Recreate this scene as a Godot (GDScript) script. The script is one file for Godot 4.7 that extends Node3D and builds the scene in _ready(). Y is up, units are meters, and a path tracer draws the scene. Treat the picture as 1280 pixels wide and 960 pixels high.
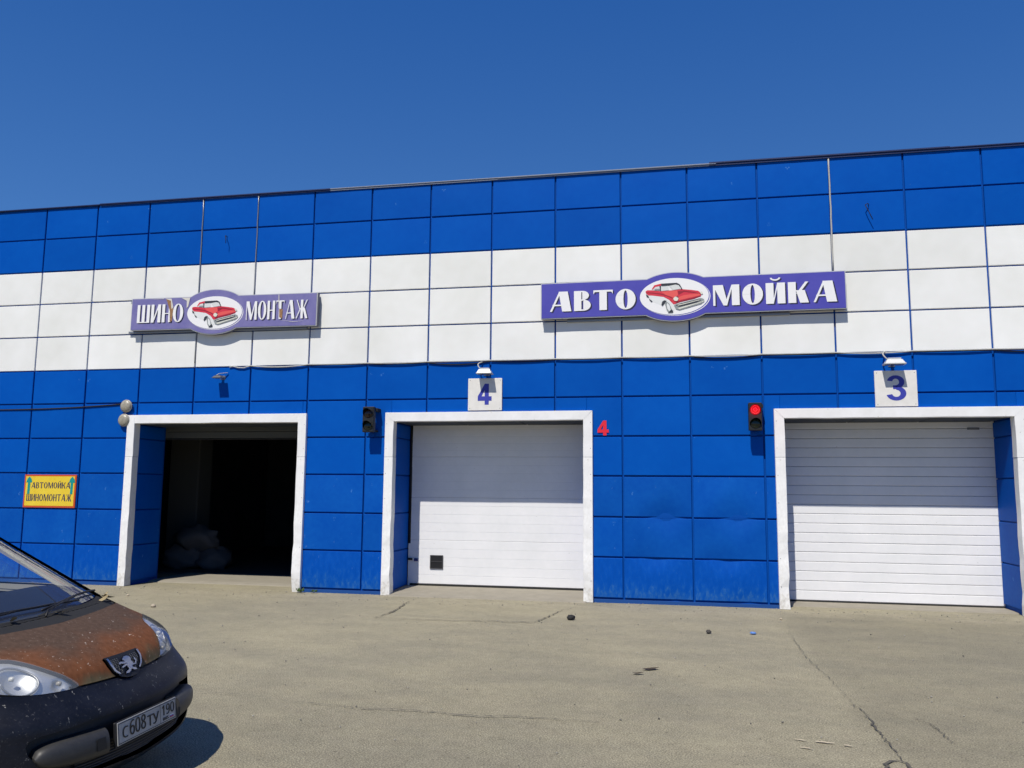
extends Node3D

const COLS := [-4.0, -3.0, -2.0, -1.0, 0.0, 1.012, 2.017, 3.026, 4.03, 5.028, 6.02, 7.005, 7.999, 8.994, 9.99, 10.971, 11.975, 12.982, 13.98, 15.0, 16.0, 17.0, 18.0, 19.0]
const ROWS_Y := [6.407, 5.849, 5.265, 4.692, 4.115, 3.527, 2.959, 2.378, 1.799, 1.21, 0.638, 0.06]
const GATES := [[1.88, 5.05], [6.352, 9.557], [12.112, 15.335]]
const FRAME_TOP := 2.757
const TRIM := 0.14
const REVEAL := -0.8

var rng := RandomNumberGenerator.new()
var soft := FastNoiseLite.new()
var M := {}

# ------------------------------------------------------------------ helpers
func put(o: Node3D, called: String, parent: Node) -> void:
	var n := called
	var k := 1
	while parent.has_node(NodePath(n)):
		n = "%s_%03d" % [called, k]
		k += 1
	o.name = n
	parent.add_child(o, true)

func tag(o: Node3D, label: String, category := "", group := "", kind := "") -> Node3D:
	if label: o.set_meta("label", label)
	if category: o.set_meta("category", category)
	if group: o.set_meta("group", group)
	if kind: o.set_meta("kind", kind)
	return o

func base(called: String, at := Vector3.ZERO, parent: Node = self) -> Node3D:
	var o := Node3D.new()
	put(o, called, parent)
	o.position = at
	return o

func nst() -> SurfaceTool:
	var st := SurfaceTool.new()
	st.begin(Mesh.PRIMITIVE_TRIANGLES)
	st.set_smooth_group(-1)
	return st

func build(called: String, st: SurfaceTool, mat: Material, parent: Node = self, normals := true) -> MeshInstance3D:
	if normals: st.generate_normals()
	var o := MeshInstance3D.new()
	o.mesh = st.commit()
	o.material_override = mat
	put(o, called, parent)
	return o

func reuse(called: String, mesh: Mesh, mat: Material, parent: Node) -> MeshInstance3D:
	var o := MeshInstance3D.new()
	o.mesh = mesh
	o.material_override = mat
	put(o, called, parent)
	return o

func tri(st: SurfaceTool, a: Vector3, b: Vector3, c: Vector3) -> void:   # a b c counter-clockwise from outside
	st.add_vertex(a); st.add_vertex(c); st.add_vertex(b)

func quad(st: SurfaceTool, a: Vector3, b: Vector3, c: Vector3, d: Vector3) -> void:
	tri(st, a, b, c); tri(st, a, c, d)

func quad_out(st: SurfaceTool, a: Vector3, b: Vector3, c: Vector3, d: Vector3, centre: Vector3) -> void:
	var n := (b - a).cross(c - a)
	if n.length() < 1e-12: n = (c - a).cross(d - a)
	if n.dot((a + b + c + d) * 0.25 - centre) >= 0.0: quad(st, a, b, c, d)
	else: quad(st, d, c, b, a)

func box(st: SurfaceTool, lo: Vector3, hi: Vector3, ch := 0.0, xf := Transform3D()) -> void:   # chamfered box
	var mid := (lo + hi) * 0.5
	var h := (hi - lo) * 0.5
	var v := func(s: Vector3, axis: int) -> Vector3:
		var p := Vector3(h.x - ch, h.y - ch, h.z - ch)
		p[axis] = h[axis]
		return xf * (mid + p * s)
	var c := xf * mid
	for axis in 3:
		var b := (axis + 1) % 3
		var d := (axis + 2) % 3
		for sg in [-1.0, 1.0]:
			var q := []
			for k in [[-1.0, -1.0], [1.0, -1.0], [1.0, 1.0], [-1.0, 1.0]]:
				var s := Vector3.ZERO
				s[axis] = sg; s[b] = k[0]; s[d] = k[1]
				q.append(v.call(s, axis))
			quad_out(st, q[0], q[1], q[2], q[3], c)
	if ch > 0.0:
		for axis in 3:
			var b := (axis + 1) % 3
			var d := (axis + 2) % 3
			for sb in [-1.0, 1.0]:
				for sd in [-1.0, 1.0]:
					var s1 := Vector3.ZERO
					s1[axis] = -1.0; s1[b] = sb; s1[d] = sd
					var s2 := s1
					s2[axis] = 1.0
					quad_out(st, v.call(s1, b), v.call(s2, b), v.call(s2, d), v.call(s1, d), c)
		for sx in [-1.0, 1.0]:
			for sy in [-1.0, 1.0]:
				for sz in [-1.0, 1.0]:
					var s := Vector3(sx, sy, sz)
					var a: Vector3 = v.call(s, 0)
					var b2: Vector3 = v.call(s, 1)
					var c2: Vector3 = v.call(s, 2)
					if (b2 - a).cross(c2 - a).dot((a + b2 + c2) / 3.0 - c) > 0.0: tri(st, a, b2, c2)
					else: tri(st, a, c2, b2)

func tube(st: SurfaceTool, pts: Array, r: float, n := 8) -> void:
	st.set_smooth_group(0)
	var rings := []
	var up := Vector3(0.13, 0.9, 0.41).normalized()
	for i in pts.size():
		var t: Vector3 = (pts[mini(i + 1, pts.size() - 1)] - pts[maxi(i - 1, 0)]).normalized()
		var x := up.cross(t).normalized()
		if x.length() < 0.1: x = Vector3.RIGHT.cross(t).normalized()
		var y := t.cross(x)
		up = y
		var ring := []
		for k in n:
			var a := TAU * k / n
			ring.append(pts[i] + (x * cos(a) + y * sin(a)) * r)
		rings.append(ring)
	for i in pts.size() - 1:
		for k in n:
			var m := (k + 1) % n
			quad(st, rings[i][k], rings[i][m], rings[i + 1][m], rings[i + 1][k])
	for e in [0, pts.size() - 1]:
		for k in range(1, n - 1):
			if e == 0: tri(st, rings[e][0], rings[e][k + 1], rings[e][k])
			else: tri(st, rings[e][0], rings[e][k], rings[e][k + 1])
	st.set_smooth_group(-1)

func lathe(st: SurfaceTool, prof: Array, n: int, xf := Transform3D(), smooth := true) -> void:  # profile of (radius, along y), bottom to top when solid
	st.set_smooth_group(0 if smooth else -1)
	for i in prof.size() - 1:
		for k in n:
			var a := TAU * k / n
			var b := TAU * (k + 1) / n
			var p0: Vector2 = prof[i]
			var p1: Vector2 = prof[i + 1]
			var v0 := xf * Vector3(cos(a) * p0.x, p0.y, sin(a) * p0.x)
			var v1 := xf * Vector3(cos(b) * p0.x, p0.y, sin(b) * p0.x)
			var v2 := xf * Vector3(cos(b) * p1.x, p1.y, sin(b) * p1.x)
			var v3 := xf * Vector3(cos(a) * p1.x, p1.y, sin(a) * p1.x)
			if p0.x > 1e-6: tri(st, v0, v2, v1)
			if p1.x > 1e-6: tri(st, v0, v3, v2)
	st.set_smooth_group(-1)

func sheet(st: SurfaceTool, poly: PackedVector2Array, z: float) -> void:
	var ix := Geometry2D.triangulate_polygon(poly)
	for i in range(0, ix.size(), 3):
		var a := poly[ix[i]]
		var b := poly[ix[i + 1]]
		var c := poly[ix[i + 2]]
		if (b - a).cross(c - a) < 0.0:
			var t := b
			b = c
			c = t
		tri(st, Vector3(a.x, a.y, z), Vector3(b.x, b.y, z), Vector3(c.x, c.y, z))

func prism(st: SurfaceTool, poly: PackedVector2Array, z0: float, z1: float, back := true) -> void:
	sheet(st, poly, z1)
	var turn := 0.0
	for i in poly.size(): turn += poly[i].cross(poly[(i + 1) % poly.size()])
	for i in poly.size():
		var a := poly[i]
		var b := poly[(i + 1) % poly.size()]
		if turn < 0.0:
			var t := a
			a = b
			b = t
		quad(st, Vector3(a.x, a.y, z0), Vector3(b.x, b.y, z0), Vector3(b.x, b.y, z1), Vector3(a.x, a.y, z1))
	if back:
		var rev := poly.duplicate()
		var ix := Geometry2D.triangulate_polygon(rev)
		for i in range(0, ix.size(), 3):
			var a := rev[ix[i]]
			var b := rev[ix[i + 1]]
			var c := rev[ix[i + 2]]
			if (b - a).cross(c - a) > 0.0:
				var t := b
				b = c
				c = t
			tri(st, Vector3(a.x, a.y, z0), Vector3(b.x, b.y, z0), Vector3(c.x, c.y, z0))

func ellipse(cx: float, cy: float, rx: float, ry: float, n := 48) -> PackedVector2Array:
	var p := PackedVector2Array()
	for i in n: p.append(Vector2(cx + rx * cos(TAU * i / n), cy + ry * sin(TAU * i / n)))
	return p

func rect(x0: float, y0: float, x1: float, y1: float) -> PackedVector2Array:
	return PackedVector2Array([Vector2(x0, y0), Vector2(x1, y0), Vector2(x1, y1), Vector2(x0, y1)])

func poly(a: Array) -> PackedVector2Array:
	var p := PackedVector2Array()
	for i in range(0, a.size(), 2): p.append(Vector2(a[i], a[i + 1]))
	return p

func lin(r: float, g: float, b: float, a := 1.0) -> Color:    # a linear base colour as the sRGB colour a material wants
	var c := Color(r, g, b).linear_to_srgb()
	c.a = a
	return c

func mat(c: Color, rough := 0.6, metal := 0.0, spec := 0.5) -> StandardMaterial3D:
	var m := StandardMaterial3D.new()
	m.albedo_color = c
	m.roughness = rough
	m.metallic = metal
	m.metallic_specular = spec
	return m

func tones(m: StandardMaterial3D, by: Array) -> Array:     # the same paint, a little more or less weathered
	var out := []
	for k in by:
		var c: StandardMaterial3D = m.duplicate()
		var l := float(k)
		c.albedo_color = lin(l, l, l)
		out.append(c)
	return out

func textured(tex: Texture2D, scale: float, rough: float, world := true) -> StandardMaterial3D:
	var m := mat(Color.WHITE, rough)
	m.albedo_texture = tex
	m.uv1_triplanar = true
	m.uv1_world_triplanar = world
	m.uv1_triplanar_sharpness = 8.0
	m.uv1_scale = Vector3.ONE * scale
	return m

func noise_bytes(size: int, freq: float, oct: int, sd: int, kind := FastNoiseLite.TYPE_SIMPLEX_SMOOTH) -> PackedByteArray:
	var n := FastNoiseLite.new()
	n.noise_type = kind
	n.seed = sd
	n.frequency = freq
	n.fractal_octaves = oct
	return n.get_seamless_image(size, size).get_data()

# colour texture: a base colour, mottled by two noises towards a second colour, then flecked
func mottled(size: int, c0: Color, c1: Color, f_big: float, f_small: float, w_small: float, sd: int, gain := 1.0) -> Image:
	var a := noise_bytes(size, f_big, 4, sd)
	var b := noise_bytes(size, f_small, 2, sd + 7)
	var out := PackedByteArray()
	out.resize(size * size * 3)
	var lut := PackedByteArray()
	lut.resize(256 * 3)
	for i in 256:
		var c := c0.lerp(c1, i / 255.0)
		lut[i * 3] = int(c.r * 255.0); lut[i * 3 + 1] = int(c.g * 255.0); lut[i * 3 + 2] = int(c.b * 255.0)
	var wb := int(w_small * 256.0)
	var wa := 256 - wb
	for i in size * size:
		var k := (a[i] * wa + b[i] * wb) >> 8
		if gain != 1.0: k = clampi(int((k - 128) * gain) + 128, 0, 255)
		out[i * 3] = lut[k * 3]; out[i * 3 + 1] = lut[k * 3 + 1]; out[i * 3 + 2] = lut[k * 3 + 2]
	return Image.create_from_data(size, size, false, Image.FORMAT_RGB8, out)

# paint with road dust splashed up from its lower edge, and scratches
func splashed(w: int, h: int, sd: int, paint: Color, dust: Color, reach: float, scratched: bool) -> Image:
	var n := FastNoiseLite.new()
	n.seed = sd
	n.frequency = 0.02
	n.fractal_octaves = 4
	var out := PackedByteArray()
	out.resize(w * h * 3)
	for j in h:
		var up := 1.0 - float(j) / h
		for i in w:
			var a := n.get_noise_2d(i, j * 0.5)
			var b := n.get_noise_2d(i * 5.0 + 500.0, j * 1.2)
			var k := clampf((reach * (1.0 + 0.8 * a) - up) / reach, 0.0, 1.0)
			k = k * k * (0.26 + 0.22 * b) + maxf(0.0, 0.10 * a + 0.10 * b)
			var c := paint.lerp(dust, clampf(k, 0.0, 0.8))
			var l := 1.0 + 0.05 * a
			var at := (j * w + i) * 3
			out[at] = int(clampf(c.r * l, 0.0, 1.0) * 255.0); out[at + 1] = int(clampf(c.g * l, 0.0, 1.0) * 255.0); out[at + 2] = int(clampf(c.b * l, 0.0, 1.0) * 255.0)
	var im := Image.create_from_data(w, h, false, Image.FORMAT_RGB8, out)
	if scratched:
		flecks(im, 26, lin(0.20, 0.30, 0.55), 3, sd + 1, 6)
		flecks(im, 34, lin(0.45, 0.50, 0.60), 2, sd + 2, 7)
	else:
		flecks(im, 26, lin(0.36, 0.33, 0.28), 3, sd + 1, 3)
	return im

func flecks(im: Image, count: int, c: Color, big: int, sd: int, streak := 1) -> void:
	var r := RandomNumberGenerator.new()
	r.seed = sd
	var s := im.get_width()
	var sh := im.get_height()
	for i in count:
		var x := r.randi_range(big, s - big * 3 - 2)
		var y := r.randi_range(big, sh - big * streak - big - 2)
		var k := r.randf()
		var w := maxi(1, int(big * k * k))
		var n := 1 + int(3.0 * k)
		var t := c
		t.a = r.randf_range(0.35, 0.95)
		for j in n:
			var px := clampi(x + r.randi_range(-w, w), 0, s - 1)
			var py := clampi(y + r.randi_range(-w * streak, w * streak), 0, sh - 1)
			for dx in w:
				for dy in maxi(1, int(w * r.randf_range(0.6, 1.0)) * streak):
					if px + dx < s and py + dy < sh:
						im.set_pixel(px + dx, py + dy, im.get_pixel(px + dx, py + dy).lerp(t, t.a))

func tex(im: Image) -> ImageTexture:
	return ImageTexture.create_from_image(im)

# a shallow metal cassette: pillowed sheet with turned-back edges, origin at its lower left corner, facing +z
func cassette(w: float, h: float, sd: int, bulge := 0.0015, dents := [], plain_edges := 0, depth := 0.03) -> SurfaceTool:
	var st := nst()
	var r := RandomNumberGenerator.new()
	r.seed = sd
	var e := 0.006
	var nx := 6 if dents.is_empty() else 12
	var ny := 4 if dents.is_empty() else 8
	if w < 0.5: nx = 4
	if h < 0.3: ny = 2
	var tilt := Vector2(r.randf_range(-0.003, 0.003), r.randf_range(-0.003, 0.003)) if plain_edges == 0 else Vector2.ZERO
	var ph := Vector2(r.randf() * 100.0, r.randf() * 100.0)
	var amp := bulge * r.randf_range(0.4, 2.2)
	var P := []
	for j in ny + 1:
		var row := []
		for i in nx + 1:
			var u := float(i) / nx
			var v := float(j) / ny
			var x := lerpf(e, w - e, u)
			var y := lerpf(e, h - e, v)
			var win := 16.0 * u * (1.0 - u) * v * (1.0 - v)
			var z := win * amp + win * 0.005 * soft.get_noise_2d((ph.x + x) * 60.0, (ph.y + y) * 60.0)
			z += tilt.x * (u - 0.5) * w + tilt.y * (v - 0.5) * h
			for d in dents:      # each is u, v, reach along, reach up, depth
				var q: float = absf(u - d[0]) * w / d[2] + absf(v - d[1]) * h / d[3]
				if q < 1.0: z -= d[4] * (1.0 - q) * (1.0 - q) * (1.0 + 0.6 * q)
			row.append(Vector3(x, y, z))
		P.append(row)
	st.set_smooth_group(0)
	for j in ny:
		for i in nx:
			for k in [[0, 0], [1, 1], [0, 1], [0, 0], [1, 0], [1, 1]]:      # j and i steps, clockwise from outside
				var p: Vector3 = P[j + k[0]][i + k[1]]
				st.set_uv(Vector2(p.x / maxf(w, 0.9), 1.0 - p.y / h))
				st.add_vertex(p)
	st.set_smooth_group(-1)
	var ring := []
	for i in nx: ring.append([P[0][i], 1])
	for j in ny: ring.append([P[j][nx], 2])
	for i in nx: ring.append([P[ny][nx - i], 3])
	for j in ny: ring.append([P[ny - j][0], 4])
	var outer := func(p: Vector3) -> Vector3:
		return Vector3(0.0 if p.x < e * 1.5 else (w if p.x > w - e * 1.5 else p.x), 0.0 if p.y < e * 1.5 else (h if p.y > h - e * 1.5 else p.y), p.z - e)
	for k in ring.size():
		var a: Vector3 = ring[k][0]
		var b: Vector3 = ring[(k + 1) % ring.size()][0]
		var a1: Vector3 = outer.call(a)
		var b1: Vector3 = outer.call(b)
		quad(st, a1, b1, b, a)
		quad(st, Vector3(a1.x, a1.y, -depth), Vector3(b1.x, b1.y, -depth), b1, a1)
	return st

# ------------------------------------------------------------------ lettering of thick and thin strokes
func stroke(a: Vector2, b: Vector2, w: float) -> PackedVector2Array:    # horizontal-cut slanted bar, w measured along x
	return PackedVector2Array([a, Vector2(a.x + w, a.y), Vector2(b.x + w, b.y), b])

func bowl(cx: float, cy: float, rx: float, ry: float, tx: float, ty: float, a0: float, a1: float) -> Array:
	var out := []
	var n := maxi(6, int(absf(a1 - a0) / 0.22))
	for i in n:
		var t0 := lerpf(a0, a1, float(i) / n)
		var t1 := lerpf(a0, a1, float(i + 1) / n)
		out.append(PackedVector2Array([
			Vector2(cx + rx * cos(t0), cy + ry * sin(t0)), Vector2(cx + rx * cos(t1), cy + ry * sin(t1)),
			Vector2(cx + (rx - tx) * cos(t1), cy + (ry - ty) * sin(t1)), Vector2(cx + (rx - tx) * cos(t0), cy + (ry - ty) * sin(t0))]))
	return out

func letter(ch: String, T: float, t: float) -> Array:    # [advance, polygons] on a height of 1
	match ch:
		"Ш": return [0.98, [rect(0, 0, T, 1), rect(0.49 - T / 2, 0, 0.49 + T / 2, 1), rect(0.98 - T, 0, 0.98, 1), rect(T, 0, 0.49 - T / 2, t), rect(0.49 + T / 2, 0, 0.98 - T, t)]]
		"И": return [0.74, [rect(0, 0, T, 1), rect(0.74 - T, 0, 0.74, 1), PackedVector2Array([Vector2(T, 0.04), Vector2(T, 0.26), Vector2(0.74 - T, 0.96), Vector2(0.74 - T, 0.74)])]]
		"Й":
			var a := letter("И", T, t)
			a[1].append_array(bowl(0.37, 1.25, 0.2, 0.15, 0.07, 0.07, PI, TAU))
			return a
		"Н": return [0.72, [rect(0, 0, T, 1), rect(0.72 - T, 0, 0.72, 1), rect(T, 0.46, 0.72 - T, 0.46 + t)]]
		"О": return [0.8, bowl(0.4, 0.5, 0.4, 0.51, T * 1.05, t, 0, TAU)]
		"М": return [1.05, [rect(0.02, 0, 0.02 + t * 1.2, 1), PackedVector2Array([Vector2(0.02 + t * 1.2, 1), Vector2(0.5, 0.16), Vector2(0.5, 0.0), Vector2(0.42, 0.0), Vector2(0.02 + t * 1.2, 0.78)]), PackedVector2Array([Vector2(0.02 + t * 1.2, 1.0), Vector2(0.02 + T * 1.3, 1.0), Vector2(0.55, 0.26), Vector2(0.5, 0.16)]), PackedVector2Array([Vector2(0.5, 0), Vector2(0.5, 0.16), Vector2(1.05 - T, 1), Vector2(1.05 - T, 0.8), Vector2(0.56, 0)]), rect(1.05 - T, 0, 1.05, 1)]]
		"Т": return [0.78, [rect(0, 1 - t * 1.3, 0.78, 1), rect(0.39 - T / 2, 0, 0.39 + T / 2, 1 - t * 1.3), PackedVector2Array([Vector2(0, 1 - t * 1.3), Vector2(0, 0.8), Vector2(0.06, 1 - t * 1.3)]), PackedVector2Array([Vector2(0.78, 1 - t * 1.3), Vector2(0.72, 1 - t * 1.3), Vector2(0.78, 0.8)])]]
		"А": return [0.9, [stroke(Vector2(0.02, 0), Vector2(0.4, 1), t * 1.2), stroke(Vector2(0.9 - T * 1.25, 0), Vector2(0.4 - 0.02, 1), T * 1.25), rect(0.13, 0.28, 0.68, 0.28 + t)]]
		"Ж": return [1.12, [rect(0.56 - T / 2, 0, 0.56 + T / 2, 1), stroke(Vector2(0, 0), Vector2(0.4, 0.56), t * 1.6), stroke(Vector2(0.36, 0.46), Vector2(0.04, 1), t * 1.6), stroke(Vector2(1.12 - T, 0), Vector2(0.62, 0.56), T), stroke(Vector2(0.64, 0.5), Vector2(1.08 - t * 1.6, 1), t * 1.6)]]
		"В":
			var p := [rect(0, 0, T, 1), rect(T, 1 - t, 0.34, 1), rect(T, 0, 0.38, t), rect(T, 0.5, 0.36, 0.5 + t)]
			p.append_array(bowl(0.34, 0.75 + t * 0.25, 0.27, 0.25 - t * 0.25, T * 0.9, t, -PI / 2, PI / 2))
			p.append_array(bowl(0.38, 0.27 + t * 0.1, 0.3, 0.27 + t * 0.1, T, t, -PI / 2, PI / 2))
			return [0.68, p]
		"К": return [0.82, [rect(0, 0, T, 1), stroke(Vector2(T, 0.44), Vector2(0.66, 1), t * 1.7), stroke(Vector2(0.82 - T * 1.25, 0), Vector2(0.3, 0.6), T * 1.1)]]
	return [0.4, []]

func digit_polys(ch: String) -> Array:      # heavy grotesque 3 and 4 on a unit square
	if ch == "4": return [rect(0.50, 0.0, 0.80, 1.0), rect(0.0, 0.19, 0.50, 0.40), rect(0.80, 0.19, 1.0, 0.40), PackedVector2Array([Vector2(0.0, 0.40), Vector2(0.28, 0.40), Vector2(0.50, 0.70), Vector2(0.50, 1.0)])]
	var p := bowl(0.47, 0.735, 0.44, 0.265, 0.27, 0.135, -PI * 0.5, PI * 0.93)
	p.append_array(bowl(0.48, 0.285, 0.50, 0.285, 0.29, 0.145, -PI * 0.93, PI * 0.5))
	p.append(rect(0.33, 0.455, 0.49, 0.605))
	return p

func digit_part(ch: String, lo: Vector2, hi: Vector2, z: float, m: Material, parent: Node) -> void:
	var st := nst()
	var k := 0
	for p in digit_polys(ch):
		var q := PackedVector2Array()
		for v in p: q.append(lo + v * (hi - lo))
		sheet(st, q, z + 0.0003 * (k % 3))
		k += 1
	build("digit", st, m, parent)

func lettering(word: String, x0: float, x1: float, y0: float, y1: float, z: float, T := 0.24, t := 0.075, gap := 0.11, skew := 0.0) -> SurfaceTool:
	var st := nst()
	var total := -gap
	for ch in word: total += letter(ch, T, t)[0] + gap
	var sx := (x1 - x0) / total
	var at := 0.0
	var k := 0
	for ch in word:
		var l := letter(ch, T, t)
		for p in l[1]:
			var q := PackedVector2Array()
			for v in p: q.append(Vector2(x0 + (at + v.x) * sx, y0 + v.y * (y1 - y0) + skew * (at + v.x) * sx))
			k += 1
			sheet(st, q, z + 0.0003 * (k % 4))
		at += l[0] + gap
	return st

func text_part(called: String, s: String, font: String, weight: int, lo: Vector2, hi: Vector2, z: float, m: Material, parent: Node) -> MeshInstance3D:
	var f := SystemFont.new()
	f.font_names = PackedStringArray([font])
	f.font_weight = weight
	var tm := TextMesh.new()
	tm.text = s
	tm.font = f
	tm.font_size = 64
	tm.pixel_size = 0.01
	tm.depth = 0.01
	tm.curve_step = 1.0
	var o := MeshInstance3D.new()
	o.mesh = tm
	o.material_override = m
	put(o, called, parent)
	var b := tm.get_aabb()
	var sc := Vector3((hi.x - lo.x) / b.size.x, (hi.y - lo.y) / b.size.y, 0.2)
	o.scale = sc
	o.position = Vector3(lo.x - b.position.x * sc.x, lo.y - b.position.y * sc.y, z - b.position.z * sc.z)
	return o

# ------------------------------------------------------------------ materials
func make_materials() -> void:
	soft.noise_type = FastNoiseLite.TYPE_SIMPLEX_SMOOTH
	soft.seed = 5
	soft.frequency = 0.03
	soft.fractal_octaves = 2
	var blue := mottled(1024, lin(0.0006, 0.074, 0.40), lin(0.0016, 0.093, 0.45), 0.004, 0.03, 0.35, 11)
	flecks(blue, 60, lin(0.10, 0.22, 0.55), 5, 21)
	M.blue = textured(tex(blue), 1.0 / 5.2, 0.5)
	M.blue.metallic_specular = 0.16
	var worn := mottled(1024, lin(0.0006, 0.068, 0.385), lin(0.004, 0.102, 0.45), 0.005, 0.04, 0.4, 13)
	flecks(worn, 130, lin(0.16, 0.28, 0.58), 4, 22, 2)
	flecks(worn, 70, lin(0.45, 0.5, 0.62), 2, 23, 4)
	M.blue_worn = textured(tex(worn), 1.0 / 4.3, 0.52)
	M.blue_worn.metallic_specular = 0.18
	var white := mottled(1024, lin(0.76, 0.765, 0.715), lin(0.90, 0.905, 0.885), 0.003, 0.02, 0.25, 15)
	M.white = textured(tex(white), 1.0 / 5.7, 0.42)
	M.white_tones = tones(M.white, [0.975, 0.93, 0.955])
	var trimw := mottled(512, lin(0.76, 0.76, 0.745), lin(0.87, 0.87, 0.87), 0.010, 0.05, 0.25, 17)
	flecks(trimw, 60, lin(0.34, 0.32, 0.28), 3, 27, 2)
	M.trim_low = mat(Color.WHITE, 0.45)
	M.trim_low.albedo_texture = tex(splashed(128, 1024, 320, lin(0.85, 0.85, 0.84), lin(0.30, 0.27, 0.21), 0.22, false))
	M.trim = textured(tex(trimw), 1.0 / 1.6, 0.4)
	var doorw := mottled(512, lin(0.74, 0.75, 0.76), lin(0.84, 0.84, 0.85), 0.006, 0.05, 0.3, 19)
	flecks(doorw, 40, lin(0.5, 0.5, 0.48), 2, 28)
	M.door = textured(tex(doorw), 1.0 / 2.9, 0.36)
	var low := mottled(1024, lin(0.0008, 0.066, 0.37), lin(0.005, 0.106, 0.45), 0.006, 0.05, 0.4, 14, 1.4)
	flecks(low, 220, lin(0.14, 0.26, 0.56), 3, 24, 6)
	flecks(low, 260, lin(0.42, 0.48, 0.60), 2, 26, 6)
	var scuffed := textured(tex(low), 1.0 / 4.1, 0.55)
	scuffed.metallic_specular = 0.18
	M.blue_tones = tones(M.blue, [0.98, 0.92, 1.0])
	M.worn_tones = tones(M.blue_worn, [0.97, 0.90, 1.0])
	M.blue_low = []
	for k in 3:
		var pm := mat(Color.WHITE, 0.55, 0.0, 0.18)
		pm.albedo_texture = tex(splashed(512, 288, 300 + k, lin(0.0008, 0.072, 0.40), lin(0.15, 0.20, 0.30), 0.55, true))
		M.blue_low.append(pm)
	M.skirt = mat(Color.WHITE, 0.7, 0.0, 0.15)
	M.skirt.albedo_color = lin(0.02, 0.075, 0.26)
	M.backing = mat(lin(0.0015, 0.065, 0.34), 0.6, 0.0, 0.2)
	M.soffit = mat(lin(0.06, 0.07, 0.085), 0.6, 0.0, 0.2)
	M.grey_metal = mat(lin(0.30, 0.31, 0.32), 0.4, 0.6)
	M.flashing = mat(lin(0.20, 0.23, 0.30), 0.5, 0.1)
	M.pale_metal = mat(lin(0.52, 0.53, 0.53), 0.45, 0.2)
	M.dark_blue = mat(lin(0.008, 0.02, 0.09), 0.5)
	M.black = mat(lin(0.008, 0.008, 0.009), 0.55)
	M.matt_black = mat(lin(0.012, 0.012, 0.012), 0.85)
	M.rubber = mat(lin(0.014, 0.014, 0.014), 0.8)
	M.cable = mat(lin(0.40, 0.40, 0.38), 0.6)
	M.purple = textured(tex(mottled(256, lin(0.070, 0.064, 0.37), lin(0.088, 0.080, 0.415), 0.02, 0.1, 0.3, 31)), 0.5, 0.35)
	M.faded = textured(tex(mottled(256, lin(0.135, 0.125, 0.34), lin(0.22, 0.205, 0.41), 0.02, 0.1, 0.3, 33)), 0.5, 0.5)
	M.print_white = mat(lin(0.82, 0.82, 0.82), 0.4)
	M.print_shadow = mat(lin(0.012, 0.012, 0.05), 0.5)
	M.rust = textured(tex(mottled(128, lin(0.16, 0.06, 0.02), lin(0.45, 0.30, 0.16), 0.05, 0.2, 0.5, 35)), 3.0, 0.8)
	M.digit = mat(lin(0.035, 0.045, 0.36), 0.5)
	M.plate = textured(tex(mottled(256, lin(0.68, 0.665, 0.62), lin(0.78, 0.765, 0.73), 0.02, 0.1, 0.3, 37)), 1.1, 0.5)
	var con := mottled(512, lin(0.23, 0.21, 0.165), lin(0.33, 0.30, 0.24), 0.012, 0.15, 0.5, 39)
	M.concrete = textured(tex(con), 0.6, 0.9)
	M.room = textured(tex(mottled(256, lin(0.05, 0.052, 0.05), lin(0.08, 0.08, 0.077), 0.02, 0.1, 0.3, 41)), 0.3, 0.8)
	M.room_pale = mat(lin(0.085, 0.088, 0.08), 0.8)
	# asphalt: dusty, with fine bright and dark grit
	var asp := mottled(2048, lin(0.44, 0.43, 0.41), lin(0.96, 0.96, 0.95), 0.012, 0.10, 0.86, 43, 2.0)
	flecks(asp, 5200, lin(0.24, 0.23, 0.21), 4, 44)
	flecks(asp, 4200, lin(1.0, 1.0, 0.97), 4, 45)
	flecks(asp, 900, lin(0.26, 0.25, 0.22), 8, 48)
	flecks(asp, 500, lin(0.98, 0.97, 0.93), 7, 49)
	M.asphalt = textured(tex(asp), 1.0 / 3.1, 0.9)
	M.asphalt.vertex_color_use_as_albedo = true
	M.asphalt.uv1_scale = Vector3.ONE / 3.1
	var bump := NoiseTexture2D.new()
	var bn := FastNoiseLite.new()
	bn.noise_type = FastNoiseLite.TYPE_SIMPLEX
	bn.frequency = 0.18
	bn.fractal_octaves = 3
	bn.seed = 46
	M.asphalt.normal_enabled = true
	var bim := bn.get_seamless_image(1024, 1024)
	bim.convert(Image.FORMAT_RGBA8)
	bim.bump_map_to_normal_map(6.0)
	M.asphalt.normal_texture = tex(bim)
	M.asphalt.normal_scale = 0.35

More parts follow.
